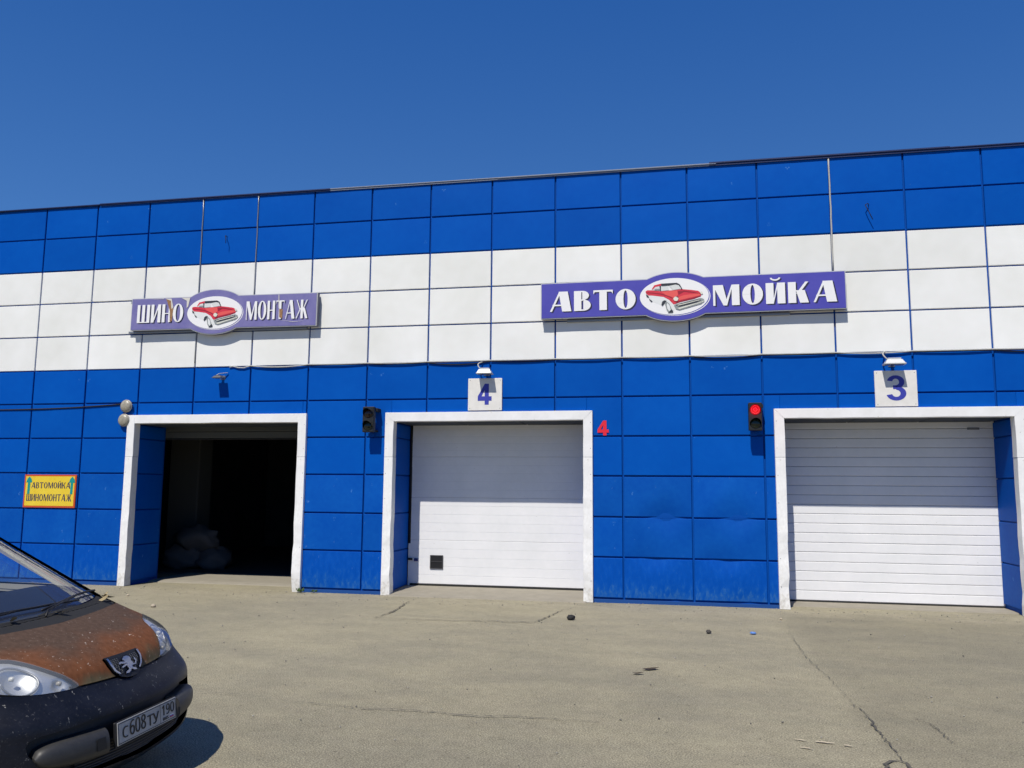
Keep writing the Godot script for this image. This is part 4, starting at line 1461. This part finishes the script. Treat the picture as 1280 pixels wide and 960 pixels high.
		for k in [[0.50, 6.15, 0.055], [0.345, 5.55, 0.022]]:
			st = nst()
			var o := shell(k[0] * sg, k[1])
			lathe(st, [Vector2(0, 0), Vector2(0.011, 0.002), Vector2(0.012, 0.018), Vector2(0, 0.026)], 10, Transform3D(Basis(Vector3.BACK, -PI / 2), o - Vector3(k[2], 0, 0)))
			build("bulb", st, mat(lin(0.6, 0.6, 0.55) if k[0] > 0.4 else lin(0.35, 0.33, 0.28), 0.2), h)

	# badge: a dark shield with bright sides and a rearing lion
	var sh_ := poly([-0.104, 6.22, 0.104, 6.22, 0.104, 5.80, 0.092, 5.42, 0.06, 5.02, 0.03, 4.88, 0.0, 4.84, -0.03, 4.88, -0.06, 5.02, -0.092, 5.42, -0.104, 5.80])
	st = nst()
	skin(st, shell, sh_, 0.012, 0.03, 0.02, 0.1)
	var badge := build("badge", st, M.black, car, false)
	st = nst()
	for sg in [1.0, -1.0]:
		skin(st, shell, mirror(poly([0.091, 6.12, 0.101, 6.12, 0.1, 5.8, 0.088, 5.42, 0.066, 5.16, 0.058, 5.2, 0.078, 5.46, 0.088, 5.8]), sg), 0.018, 0.008, 0.02, 0.1)
	build("badge_trim", st, M.chrome, badge, false)
	st = nst()
	for i in 14:
		for j in 11:
			var c := -0.078 + i * 0.012
			var s := 5.16 + j * 0.09
			if absf(c) > 0.02 + (s - 4.9) * 0.07 or absf(c + 0.004) < 0.036: continue
			var o := shell(c, s) + Vector3(0.0125, 0.004, 0)
			box(st, o - Vector3(0.001, 0.0022, 0.0028), o + Vector3(0.0012, 0.0022, 0.0028))
	tag(build("badge_mesh", st, M.grey_metal, badge), "", "", "", "stuff")
	st = nst()
	# lion, drawn on a grid of 20 by 20 over the shield, seen from the front: u to the right, v down
	for q in [[7.6, 4.2, 9.4, 2.6, 11.6, 2.4, 13.2, 3.4, 13.6, 5.0, 13.0, 6.6, 14.0, 8.6, 13.4, 10.6, 12.0, 12.2, 10.2, 12.6, 9.4, 10.4, 9.6, 8.0, 9.0, 6.4, 8.6, 5.2],
			[9.2, 6.4, 6.0, 5.2, 4.6, 5.8, 4.4, 6.8, 6.0, 6.8, 9.0, 7.8], [9.6, 8.0, 7.2, 8.4, 5.4, 9.6, 6.0, 10.4, 7.8, 9.8, 9.8, 9.2],
			[10.4, 11.6, 9.6, 13.4, 7.6, 14.6, 6.8, 16.2, 9.2, 16.2, 11.0, 14.8, 12.2, 12.0], [12.2, 11.4, 13.4, 13.0, 14.6, 13.4, 15.4, 15.6, 13.4, 15.4, 12.4, 14.2, 11.2, 12.6],
			[13.4, 9.2, 15.0, 9.8, 16.0, 8.0, 15.4, 6.0, 16.2, 5.2, 17.0, 7.8, 15.8, 10.6, 13.8, 10.8]]:
		var w := PackedVector2Array()
		for i in range(0, q.size(), 2): w.append(Vector2((10.0 - q[i]) * 0.0088 + 0.006, 6.14 - q[i + 1] * 0.066))
		skin(st, shell, w, 0.020, 0.010, 0.02, 0.1)
	tag(build("badge_lion", st, M.chrome, badge, false), "bright rearing lion emblem")

	# number plate
	var np := base("number_plate", Vector3(0.012, 0.354, 0.0), car)
	np.basis = Basis(Vector3.UP, PI / 2) * Basis(Vector3.RIGHT, -0.095)
	st = nst()
	box(st, Vector3(-0.268, -0.062, -0.022), Vector3(0.268, 0.060, -0.006), 0.004)
	build("plate_holder", st, M.black, np)
	st = nst()
	box(st, Vector3(-0.260, -0.056, -0.005), Vector3(0.260, 0.056, -0.001), 0.0012)
	build("plate", st, textured(tex(mottled(256, lin(0.34, 0.335, 0.32), lin(0.46, 0.455, 0.435), 0.02, 0.1, 0.3, 120)), 2.0, 0.5, false), np)
	st = nst()
	for q in [rect(-0.254, -0.0505, 0.254, -0.0470), rect(-0.254, 0.0470, 0.254, 0.0505), rect(-0.254, -0.047, -0.2505, 0.047), rect(0.2505, -0.047, 0.254, 0.047), rect(0.107, -0.047, 0.110, 0.047)]: sheet(st, q, 0.0)
	build("plate_border", st, M.black, np)
	var ink: Material = M.black
	text_part("letter", "С", "Droid Sans", 400, Vector2(-0.222, -0.030), Vector2(-0.178, 0.026), 0.0006, ink, np)
	text_part("digits", "608", "Droid Sans", 400, Vector2(-0.162, -0.032), Vector2(-0.026, 0.043), 0.0006, ink, np)
	text_part("letter", "ТУ", "Droid Sans", 400, Vector2(-0.010, -0.032), Vector2(0.094, 0.024), 0.0006, ink, np)
	text_part("digits", "190", "Droid Sans", 400, Vector2(0.124, -0.014), Vector2(0.238, 0.041), 0.0006, ink, np)
	text_part("letter", "RUS", "Droid Sans", 400, Vector2(0.132, -0.040), Vector2(0.182, -0.024), 0.0006, ink, np)
	for k in [[-0.024, -0.0292, lin(0.7, 0.7, 0.7)], [-0.0292, -0.0344, lin(0.03, 0.06, 0.4)], [-0.0344, -0.0396, lin(0.5, 0.02, 0.02)]]:
		st = nst()
		sheet(st, rect(0.196, k[1], 0.232, k[0]), 0.0004)
		build("flag_stripe", st, mat(k[2], 0.5), np)

	# wings, scuttle, pillars, roof, tail
	var wing := poly([0.73, 7.05, 0.712, 6.55, 0.678, 6.05, 0.672, 5.66, 1.0, 5.66, 1.0, 9.9, 0.86, 9.9, 0.80, 8.5, 0.75, 7.8, 0.72, 7.42])
	both("front_wing", wing, 0.0, 0.03, M.navy, car)
	st = nst()
	skin(st, shell, poly([-0.80, 8.55, -0.5, 8.66, 0, 8.55, 0.5, 8.66, 0.80, 8.55, 0.90, 10.05, 0.5, 9.98, 0.0, 9.90, -0.5, 9.98, -0.90, 10.05]), -0.006, 0.03, 0.04, 0.15)
	build("scuttle", st, M.matt_black, car, false)
	both("windscreen_pillar", poly([0.885, 9.6, 1.0, 9.9, 1.0, 12.1, 0.90, 12.1]), 0.004, 0.03, M.trim_plastic, car)
	var glass := mat(lin(0.30, 0.36, 0.35, 0.03), 0.02)
	glass.transparency = BaseMaterial3D.TRANSPARENCY_ALPHA
	st = nst()
	skin(st, shell, poly([-0.90, 10.07, -0.5, 10.0, 0, 9.92, 0.5, 10.0, 0.90, 10.07, 0.90, 12.0, -0.90, 12.0]), -0.004, 0.0, 0.05, 0.2)
	build("windscreen", st, glass, car, false)
	st = nst()
	for sg in [1.0, -1.0]: skin(st, shell, mirror(poly([0.76, 10.0, 0.895, 9.9, 0.91, 12.05, 0.80, 12.05]), sg), 0.007, 0.012, 0.05, 0.2)
	build("windscreen_seal", st, M.rubber, car, false)
	st = nst()
	skin(st, shell, poly([-1.0, 12.0, 1.0, 12.0, 1.0, 14.9, -1.0, 14.9]), 0.002, 0.02, 0.1, 0.2)
	build("roof", st, M.navy, car, false)
	st = nst()
	skin(st, shell, poly([-1.0, 14.95, 1.0, 14.95, 1.0, 18.0, -1.0, 18.0]), 0.0, 0.02, 0.1, 0.2)
	build("tailgate", st, M.navy, car, false)
	# flanks
	var e := []
	for s in range(0, 13): e.append(Vector2(SHELL[s][0] - SHELL[s][3], SHELL[s][1] - SHELL[s][4]))
	var arch := func(cx: float, r: float, a0: float, a1: float) -> PackedVector2Array:
		var q := PackedVector2Array()
		for k in 17:
			var a := lerpf(a0, a1, k / 16.0)
			q.append(Vector2(cx + r * cos(a), maxf(0.18, 0.29 + r * sin(a))))
		return q
	for sg in [1.0, -1.0]:
		var f := func(x: float, y: float) -> Vector3: return flank(x, y, sg)
		var wf := PackedVector2Array([Vector2(-1.18, 0.18)])
		wf.append_array(arch.call(-0.82, 0.325, PI, 0.15))
		for k in [2, 3, 4, 5, 6, 7, 8, 9]: wf.append(e[k])
		wf.append_array(PackedVector2Array([Vector2(-1.05, 0.90), Vector2(-1.18, 0.90)]))
		st = nst()
		skin(st, f, wf, 0.0, 0.03, 0.1, 0.06)
		build("wing_side", st, M.navy, car, false)
		st = nst()
		skin(st, f, poly([-1.19, 0.20, -1.19, 0.90, -2.30, 0.93, -2.30, 0.20]), 0.0, 0.03, 0.1, 0.06)
		var door := build("door", st, M.navy, car, false)
		st = nst()
		var hp: Vector3 = flank(-2.12, 0.82, sg)
		box(st, hp + Vector3(-0.09, -0.015, -0.02), hp + Vector3(0.09, 0.015, 0.025), 0.006)
		build("handle", st, M.black, door)
		var qf := PackedVector2Array([Vector2(-2.31, 0.93), Vector2(-2.31, 0.20)])
		qf.append_array(PackedVector2Array([Vector2(-2.66, 0.20)]))
		var ra: PackedVector2Array = arch.call(-3.02, 0.325, 0.0, PI)
		qf.append_array(ra)
		qf.append_array(poly([-3.4, 0.2, -3.56, 0.25, -3.60, 0.5, -3.60, 0.96]))
		st = nst()
		skin(st, f, qf, 0.0, 0.03, 0.1, 0.06)
		build("rear_quarter", st, M.navy, car, false)
		# greenhouse: outer frame with openings, its pale inner lining, glass
		for lay in 2:
			st = nst()
			var dz := 0.0 if lay == 0 else -0.028
			for q in [poly([-0.93, 0.885, -1.52, 1.185, -2.10, 1.50, -2.22, 1.50, -1.62, 1.185, -1.16, 0.94, -2.3, 0.955, -2.3, 0.905]),
					poly([-2.10, 1.50, -3.40, 1.50, -3.40, 1.43, -2.16, 1.43]), poly([-2.27, 0.92, -2.37, 0.92, -2.41, 1.44, -2.31, 1.44]),
					poly([-2.3, 0.91, -3.60, 0.96, -3.40, 1.50, -3.22, 1.44, -3.36, 1.0, -2.3, 0.96])]:
				skin(st, f, q, dz, 0.02 if lay == 0 else 0.0, 0.1, 0.06)
			build("window_frame" if lay == 0 else "inner_lining", st, M.navy if lay == 0 else mat(lin(0.50, 0.49, 0.43), 0.8), car, false)
		st = nst()
		skin(st, f, poly([-1.17, 0.945, -1.63, 1.185, -2.14, 1.43, -2.30, 1.43, -2.28, 0.95]), -0.010, 0.0, 0.1, 0.06)
		build("side_window", st, glass, car, false)
		st = nst()
		skin(st, f, poly([-2.39, 0.955, -2.42, 1.43, -3.21, 1.43, -3.34, 1.0]), -0.010, 0.0, 0.1, 0.06)
		build("side_window", st, glass, car, false)
		wheel(car, Vector3(-0.82, 0.295, 0.70 * sg), sg)
		wheel(car, Vector3(-3.02, 0.295, 0.70 * sg), sg)
	# cabin
	var lining := mat(lin(0.42, 0.42, 0.38), 0.85)
	var cloth := mat(lin(0.018, 0.024, 0.045), 0.9, 0.0, 0.1)
	st = nst()
	box(st, Vector3(-3.5, 0.22, -0.62), Vector3(-0.45, 0.42, 0.62))
	build("underbody", st, M.matt_black, car)
	st = nst()
	skin(st, shell, poly([-0.92, 12.0, 0.92, 12.0, 0.92, 14.6, -0.92, 14.6]), -0.03, 0.0, 0.1, 0.2)
	build("headlining", st, lining, car, false)
	st = nst()
	var dash := [[-0.80, 0.86], [-0.95, 0.93], [-1.15, 0.945], [-1.30, 0.93], [-1.36, 0.86], [-1.33, 0.60], [-1.30, 0.42]]
	st.set_smooth_group(0)
	for i in dash.size() - 1:
		for k in 12:
			var z0 := lerpf(-0.70, 0.70, k / 12.0)
			var z1 := lerpf(-0.70, 0.70, (k + 1) / 12.0)
			var lift := func(z: float) -> float: return 0.035 * exp(-pow((z + 0.33) / 0.2, 2.0)) if i > 0 else 0.0
			quad(st, Vector3(dash[i][0], dash[i][1], z0), Vector3(dash[i][0], dash[i][1], z1), Vector3(dash[i + 1][0], dash[i + 1][1] + lift.call(z1) * 0.0, z1), Vector3(dash[i + 1][0], dash[i + 1][1], z0))
	build("dashboard", st, cloth, car)
	st = nst()
	box(st, Vector3(-0.80, 0.42, -0.70), Vector3(-0.74, 0.86, 0.70))
	build("bulkhead", st, M.matt_black, car)
	var ring := []
	for k in 29:
		var a := TAU * k / 28.0
		ring.append(Vector3(-1.46 - 0.08 * sin(a), 0.92 + 0.165 * sin(a), -0.36 + 0.18 * cos(a)))
	st = nst()
	tube(st, ring, 0.015)
	box(st, Vector3(-1.47, 0.86, -0.42), Vector3(-1.42, 0.98, -0.30), 0.015)
	build("steering_wheel", st, M.black, car)
	for z in [-0.36, 0.36]:
		var seat := base("seat", Vector3(-1.95, 0.42, z), car)
		st = nst()
		box(st, Vector3(-0.25, 0.0, -0.24), Vector3(0.27, 0.2, 0.24), 0.05)
		build("cushion", st, cloth, seat)
		st = nst()
		box(st, Vector3(-0.09, 0.0, -0.23), Vector3(0.06, 0.62, 0.23), 0.05, Transform3D(Basis(Vector3.BACK, 0.25), Vector3(-0.25, 0.12, 0)))
		build("backrest", st, cloth, seat)
		st = nst()
		box(st, Vector3(-0.05, 0.0, -0.13), Vector3(0.05, 0.19, 0.13), 0.04, Transform3D(Basis(Vector3.BACK, 0.2), Vector3(-0.43, 0.76, 0)))
		build("headrest", st, cloth, seat)
	# wipers, with dry leaves caught under them
	for k in [[0.50, 0.0, -0.36], [-0.05, 0.0, -0.80]]:
		st = nst()
		var pts := []
		for i in 9:
			var t := i / 8.0
			pts.append(shell(lerpf(k[0], k[2], t), 9.98 + 0.10 * sin(PI * t) + 0.12 * absf(lerpf(k[0], k[2], t))) + Vector3(0.006, 0.014, 0))
		tube(st, pts, 0.007, 6)
		var root := shell(k[0] + 0.02, 9.6)
		tube(st, [root + Vector3(0.0, 0.012, 0), root + Vector3(-0.02, 0.04, -0.04), pts[4]], 0.006, 6)
		build("wiper", st, M.black, car)
	rng.seed = 130
	for k in 9:
		st = nst()
		var c := [0.42, 0.36, 0.30, -0.84, -0.80, -0.87, -0.12, -0.60, 0.15][k] as float
		var o := shell(c, rng.randf_range(9.0, 9.9)) + Vector3(0.01, 0.014, 0)
		var b := Basis(Vector3(rng.randf() - 0.5, 1.0, rng.randf() - 0.5).normalized(), rng.randf() * TAU) * Basis(Vector3.RIGHT, rng.randf_range(-0.5, 0.5))
		leaf(st, Transform3D(b, o), 0.045)
		build("dry_leaf", st, mat(lin(0.30, 0.24, 0.13), 0.8), car)

func leaf(st: SurfaceTool, xf: Transform3D, r: float) -> void:
	var o := [Vector3(-r, 0.004, 0), Vector3(-0.4 * r, 0.0, 0.42 * r), Vector3(0.3 * r, 0.003, 0.36 * r), Vector3(r, 0.010, 0), Vector3(0.3 * r, 0.004, -0.4 * r), Vector3(-0.4 * r, 0.0, -0.36 * r)]
	var mid := Vector3(0, -0.004, 0)
	for i in 6: tri(st, xf * mid, xf * (o[(i + 1) % 6] as Vector3), xf * (o[i] as Vector3))

# ------------------------------------------------------------------ small things
func lump(r: Vector3, sd: int, n := 9) -> SurfaceTool:
	var st := nst()
	var prof := []
	var nz := FastNoiseLite.new()
	nz.seed = sd
	nz.frequency = 1.3
	st.set_smooth_group(0)
	var at := func(i: int, k: int) -> Vector3:
		var b := PI * (float(i) / n - 0.5)
		var a := TAU * (k % (n * 2)) / (n * 2)
		var d := Vector3(cos(b) * cos(a), sin(b), cos(b) * sin(a))
		return d * r * (1.0 + 0.55 * nz.get_noise_3d(d.x, d.y, d.z))
	for i in n:
		for k in n * 2:
			var p: Vector3 = at.call(i, k)
			var q: Vector3 = at.call(i, k + 1)
			var s: Vector3 = at.call(i + 1, k + 1)
			var t: Vector3 = at.call(i + 1, k)
			if i > 0: tri(st, p, s, q)
			if i < n - 1: tri(st, p, t, s)
	return st

func make_room_things() -> void:
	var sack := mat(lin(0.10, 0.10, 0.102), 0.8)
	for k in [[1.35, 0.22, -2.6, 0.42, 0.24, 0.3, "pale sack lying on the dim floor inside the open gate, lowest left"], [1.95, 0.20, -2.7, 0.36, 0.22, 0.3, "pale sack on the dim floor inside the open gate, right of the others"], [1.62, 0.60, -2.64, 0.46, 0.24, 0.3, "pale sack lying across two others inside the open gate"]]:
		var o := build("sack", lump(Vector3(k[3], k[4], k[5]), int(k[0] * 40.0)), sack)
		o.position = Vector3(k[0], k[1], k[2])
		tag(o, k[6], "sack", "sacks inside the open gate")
	var paper := mat(lin(0.78, 0.78, 0.78), 0.8)
	for k in [[2.30, 1.62, 0.34, 0.44, "larger pale paper sheet on the dark back wall inside the gate"], [2.42, 1.08, 0.24, 0.34, "lower narrow pale paper sheet on the dark back wall inside the gate"], [2.5, 2.0, 0.12, 0.16, "smallest pale paper sheet high on the dark back wall inside the gate"]]:
		var st := nst()
		box(st, Vector3(k[0], k[1], -8.796), Vector3(k[0] + k[2], k[1] + k[3], -8.792))
		tag(build("paper_notice", st, paper), k[4], "notice", "papers on the back wall of the tyre room")

func make_litter() -> void:
	var o := build("rubber_scrap", lump(Vector3(0.055, 0.032, 0.045), 141, 6), M.rubber)
	o.position = Vector3(9.45, 0.026, 1.70)
	tag(o, "small lump of black rubber lying on the asphalt near the middle gate", "litter")
	var brown := mat(lin(0.05, 0.035, 0.02), 0.8)
	for k in [[10.53, 4.43, 0.085, 0.4, "larger dark dry leaf lying flat in the middle of the yard"], [10.43, 4.64, 0.055, 0.1, "smaller dark dry leaf beside the larger one in the yard"]]:
		var st := nst()
		leaf(st, Transform3D(Basis(Vector3.UP, k[3]), Vector3(k[0], 0.008, k[1])), k[2])
		tag(build("fallen_leaf", st, brown), k[4], "leaf", "dry leaves on the asphalt")
	var st := nst()
	var film := lump(Vector3(0.035, 0.014, 0.022), 147, 6)
	o = build("blue_wrapper", film, mat(lin(0.10, 0.22, 0.55), 0.35))
	o.position = Vector3(11.59, 0.014, 2.26)
	tag(o, "crumpled light blue wrapper on the asphalt left of the right gate", "litter")
	o = build("dark_stone", lump(Vector3(0.03, 0.022, 0.028), 148, 5), mat(lin(0.06, 0.055, 0.05), 0.9))
	o.position = Vector3(11.1, 0.016, 2.3)
	tag(o, "small dark stone on the asphalt beside the blue wrapper", "stone")
	var pale := mat(lin(0.42, 0.36, 0.27), 0.9)
	var i := 0
	for k in [[3.91, 2.05, 0.035, "pale stone on the asphalt in front of the open gate"], [2.86, 1.12, 0.022, "small pale stone just outside the open gate's threshold"], [12.02, 1.05, 0.02, "tiny pale stone near the foot of the right gate's frame"]]:
		o = build("pale_stone", lump(Vector3(k[2], k[2] * 0.6, k[2] * 0.8), 150 + i, 5), pale)
		o.position = Vector3(k[0], k[2] * 0.5, k[1])
		tag(o, k[3], "stone", "loose stones on the asphalt")
		i += 1
	# worn yellow paint marks
	var ym := textured(tex(mottled(64, lin(0.44, 0.36, 0.24), lin(0.60, 0.52, 0.38), 0.05, 0.2, 0.5, 160)), 4.0, 0.9)
	var names := ["largest worn pale paint dash on the asphalt at the front right", "upper left worn pale paint dash at the front right", "lower left worn pale paint dash at the front right", "right worn pale paint dash at the front right"]
	i = 0
	for k in [[11.71, 6.42, 0.06, 0.014], [11.56, 6.40, 0.038, 0.011], [11.57, 6.57, 0.036, 0.011], [11.84, 6.46, 0.032, 0.012]]:
		st = nst()
		var q := PackedVector2Array()
		rng.seed = 165 + i
		for j in 18:
			var a := TAU * j / 18.0
			var r := rng.randf_range(0.55, 1.2)
			q.append(Vector2(k[0] + cos(a) * k[2] * r, k[1] + sin(a) * k[3] * r + cos(a) * 0.01))
		var ix := Geometry2D.triangulate_polygon(q)
		for j in range(0, ix.size(), 3):
			var a := Vector3(q[ix[j]].x, 0.0085, q[ix[j]].y)
			var b := Vector3(q[ix[j + 1]].x, 0.0085, q[ix[j + 1]].y)
			var c := Vector3(q[ix[j + 2]].x, 0.0085, q[ix[j + 2]].y)
			if (b - a).cross(c - a).y > 0.0: tri(st, a, b, c)
			else: tri(st, a, c, b)
		tag(build("paint_mark", st, ym), names[i], "paint mark", "worn paint dashes on the asphalt")
		i += 1
	# a few weeds at the foot of the wall
	var green := mat(lin(0.06, 0.11, 0.025), 0.7)
	green.backlight_enabled = true
	green.backlight = Color(0.1, 0.2, 0.03)
	i = 0
	for k in [[5.08, 0.10, 0.05, "small green weed at the right foot of the open gate's frame"], [5.30, 0.08, 0.035, "tiny green weed against the blue wall right of the open gate"]]:
		st = nst()
		rng.seed = 180 + i
		for j in 16:
			var b := Basis(Vector3.UP, rng.randf() * TAU) * Basis(Vector3.BACK, rng.randf_range(0.2, 1.1))
			leaf(st, Transform3D(b, Vector3(rng.randf_range(-1, 1), 0, rng.randf_range(-0.5, 0.5)) * k[2] + b * Vector3(k[2] * 0.8, 0.005, 0)), k[2] * 0.7)
		o = build("weed", st, green)
		o.position = Vector3(k[0], 0.006, k[1])
		tag(o, k[3], "weed", "weeds along the wall foot")
		i += 1
	# grit: loose chips strewn over the asphalt
	var mm := MultiMesh.new()
	mm.transform_format = MultiMesh.TRANSFORM_3D
	mm.use_colors = true
	var gm := lump(Vector3(0.5, 0.3, 0.42), 190, 3)
	gm.generate_normals()
	mm.mesh = gm.commit()
	mm.instance_count = 3600
	rng.seed = 191
	for j in 3600:
		var z := 0.1 + 10.0 * pow(rng.randf(), 1.2)
		var s := 0.006 + 0.016 * pow(rng.randf(), 4.0)
		if rng.randf() < 0.4: z = 0.04 + 0.8 * pow(rng.randf(), 2.0)
		mm.set_instance_transform(j, Transform3D(Basis(Vector3.UP, rng.randf() * TAU).scaled(Vector3.ONE * s), Vector3(rng.randf_range(-3.0, 19.0), 0.005, z)))
		var v := rng.randf_range(0.07, 0.42)
		mm.set_instance_color(j, Color(v, v * 0.94, v * 0.82))
	var grit := MultiMeshInstance3D.new()
	grit.multimesh = mm
	var gmat := mat(Color.WHITE, 0.9)
	gmat.vertex_color_use_as_albedo = true
	grit.material_override = gmat
	put(grit, "grit", self)
	tag(grit, "fine loose grit scattered over the asphalt yard", "grit", "", "stuff")

func _ready() -> void:
	# camera
	var cam := Camera3D.new()
	cam.name = "camera"
	add_child(cam)
	cam.position = Vector3(10.8417, 1.6, 12.3308)
	cam.basis = Basis(Vector3.UP, 0.2004) * Basis(Vector3.RIGHT, 0.1243) * Basis(Vector3.BACK, 0.0085)
	cam.fov = rad_to_deg(2.0 * atan(480.0 / 1050.0))
	cam.near = 0.1
	cam.far = 1500.0
	cam.current = true
	# sky, sun, exposure
	var we := WorldEnvironment.new()
	we.name = "world"
	var env := Environment.new()
	var sm := ProceduralSkyMaterial.new()
	sm.sky_top_color = lin(0.010, 0.080, 0.33)
	sm.sky_horizon_color = lin(0.14, 0.36, 0.78)
	sm.sky_curve = 0.2
	sm.ground_bottom_color = lin(0.20, 0.19, 0.16)
	sm.ground_horizon_color = lin(0.24, 0.26, 0.28)
	sm.sun_angle_max = 2.0
	sm.energy_multiplier = 1.0
	var sky := Sky.new()
	sky.sky_material = sm
	env.background_mode = Environment.BG_SKY
	env.sky = sky
	env.tonemap_mode = Environment.TONE_MAPPER_LINEAR
	env.tonemap_exposure = 1.0
	env.sdfgi_enabled = true
	env.ssao_enabled = true
	env.ssil_enabled = true
	we.environment = env
	add_child(we)
	var sun := DirectionalLight3D.new()
	sun.name = "sun"
	add_child(sun)
	sun.look_at_from_position(Vector3.ZERO, Vector3(0.22, -1.455, -1.0), Vector3.UP)
	sun.light_energy = 1.5
	sun.light_color = Color(1.0, 0.975, 0.93)
	sun.light_angular_distance = 0.5
	sun.shadow_enabled = true

	make_materials()
	make_ground()
	make_building()
	make_signs()
	make_fittings()
	make_car()
	make_room_things()
	make_litter()
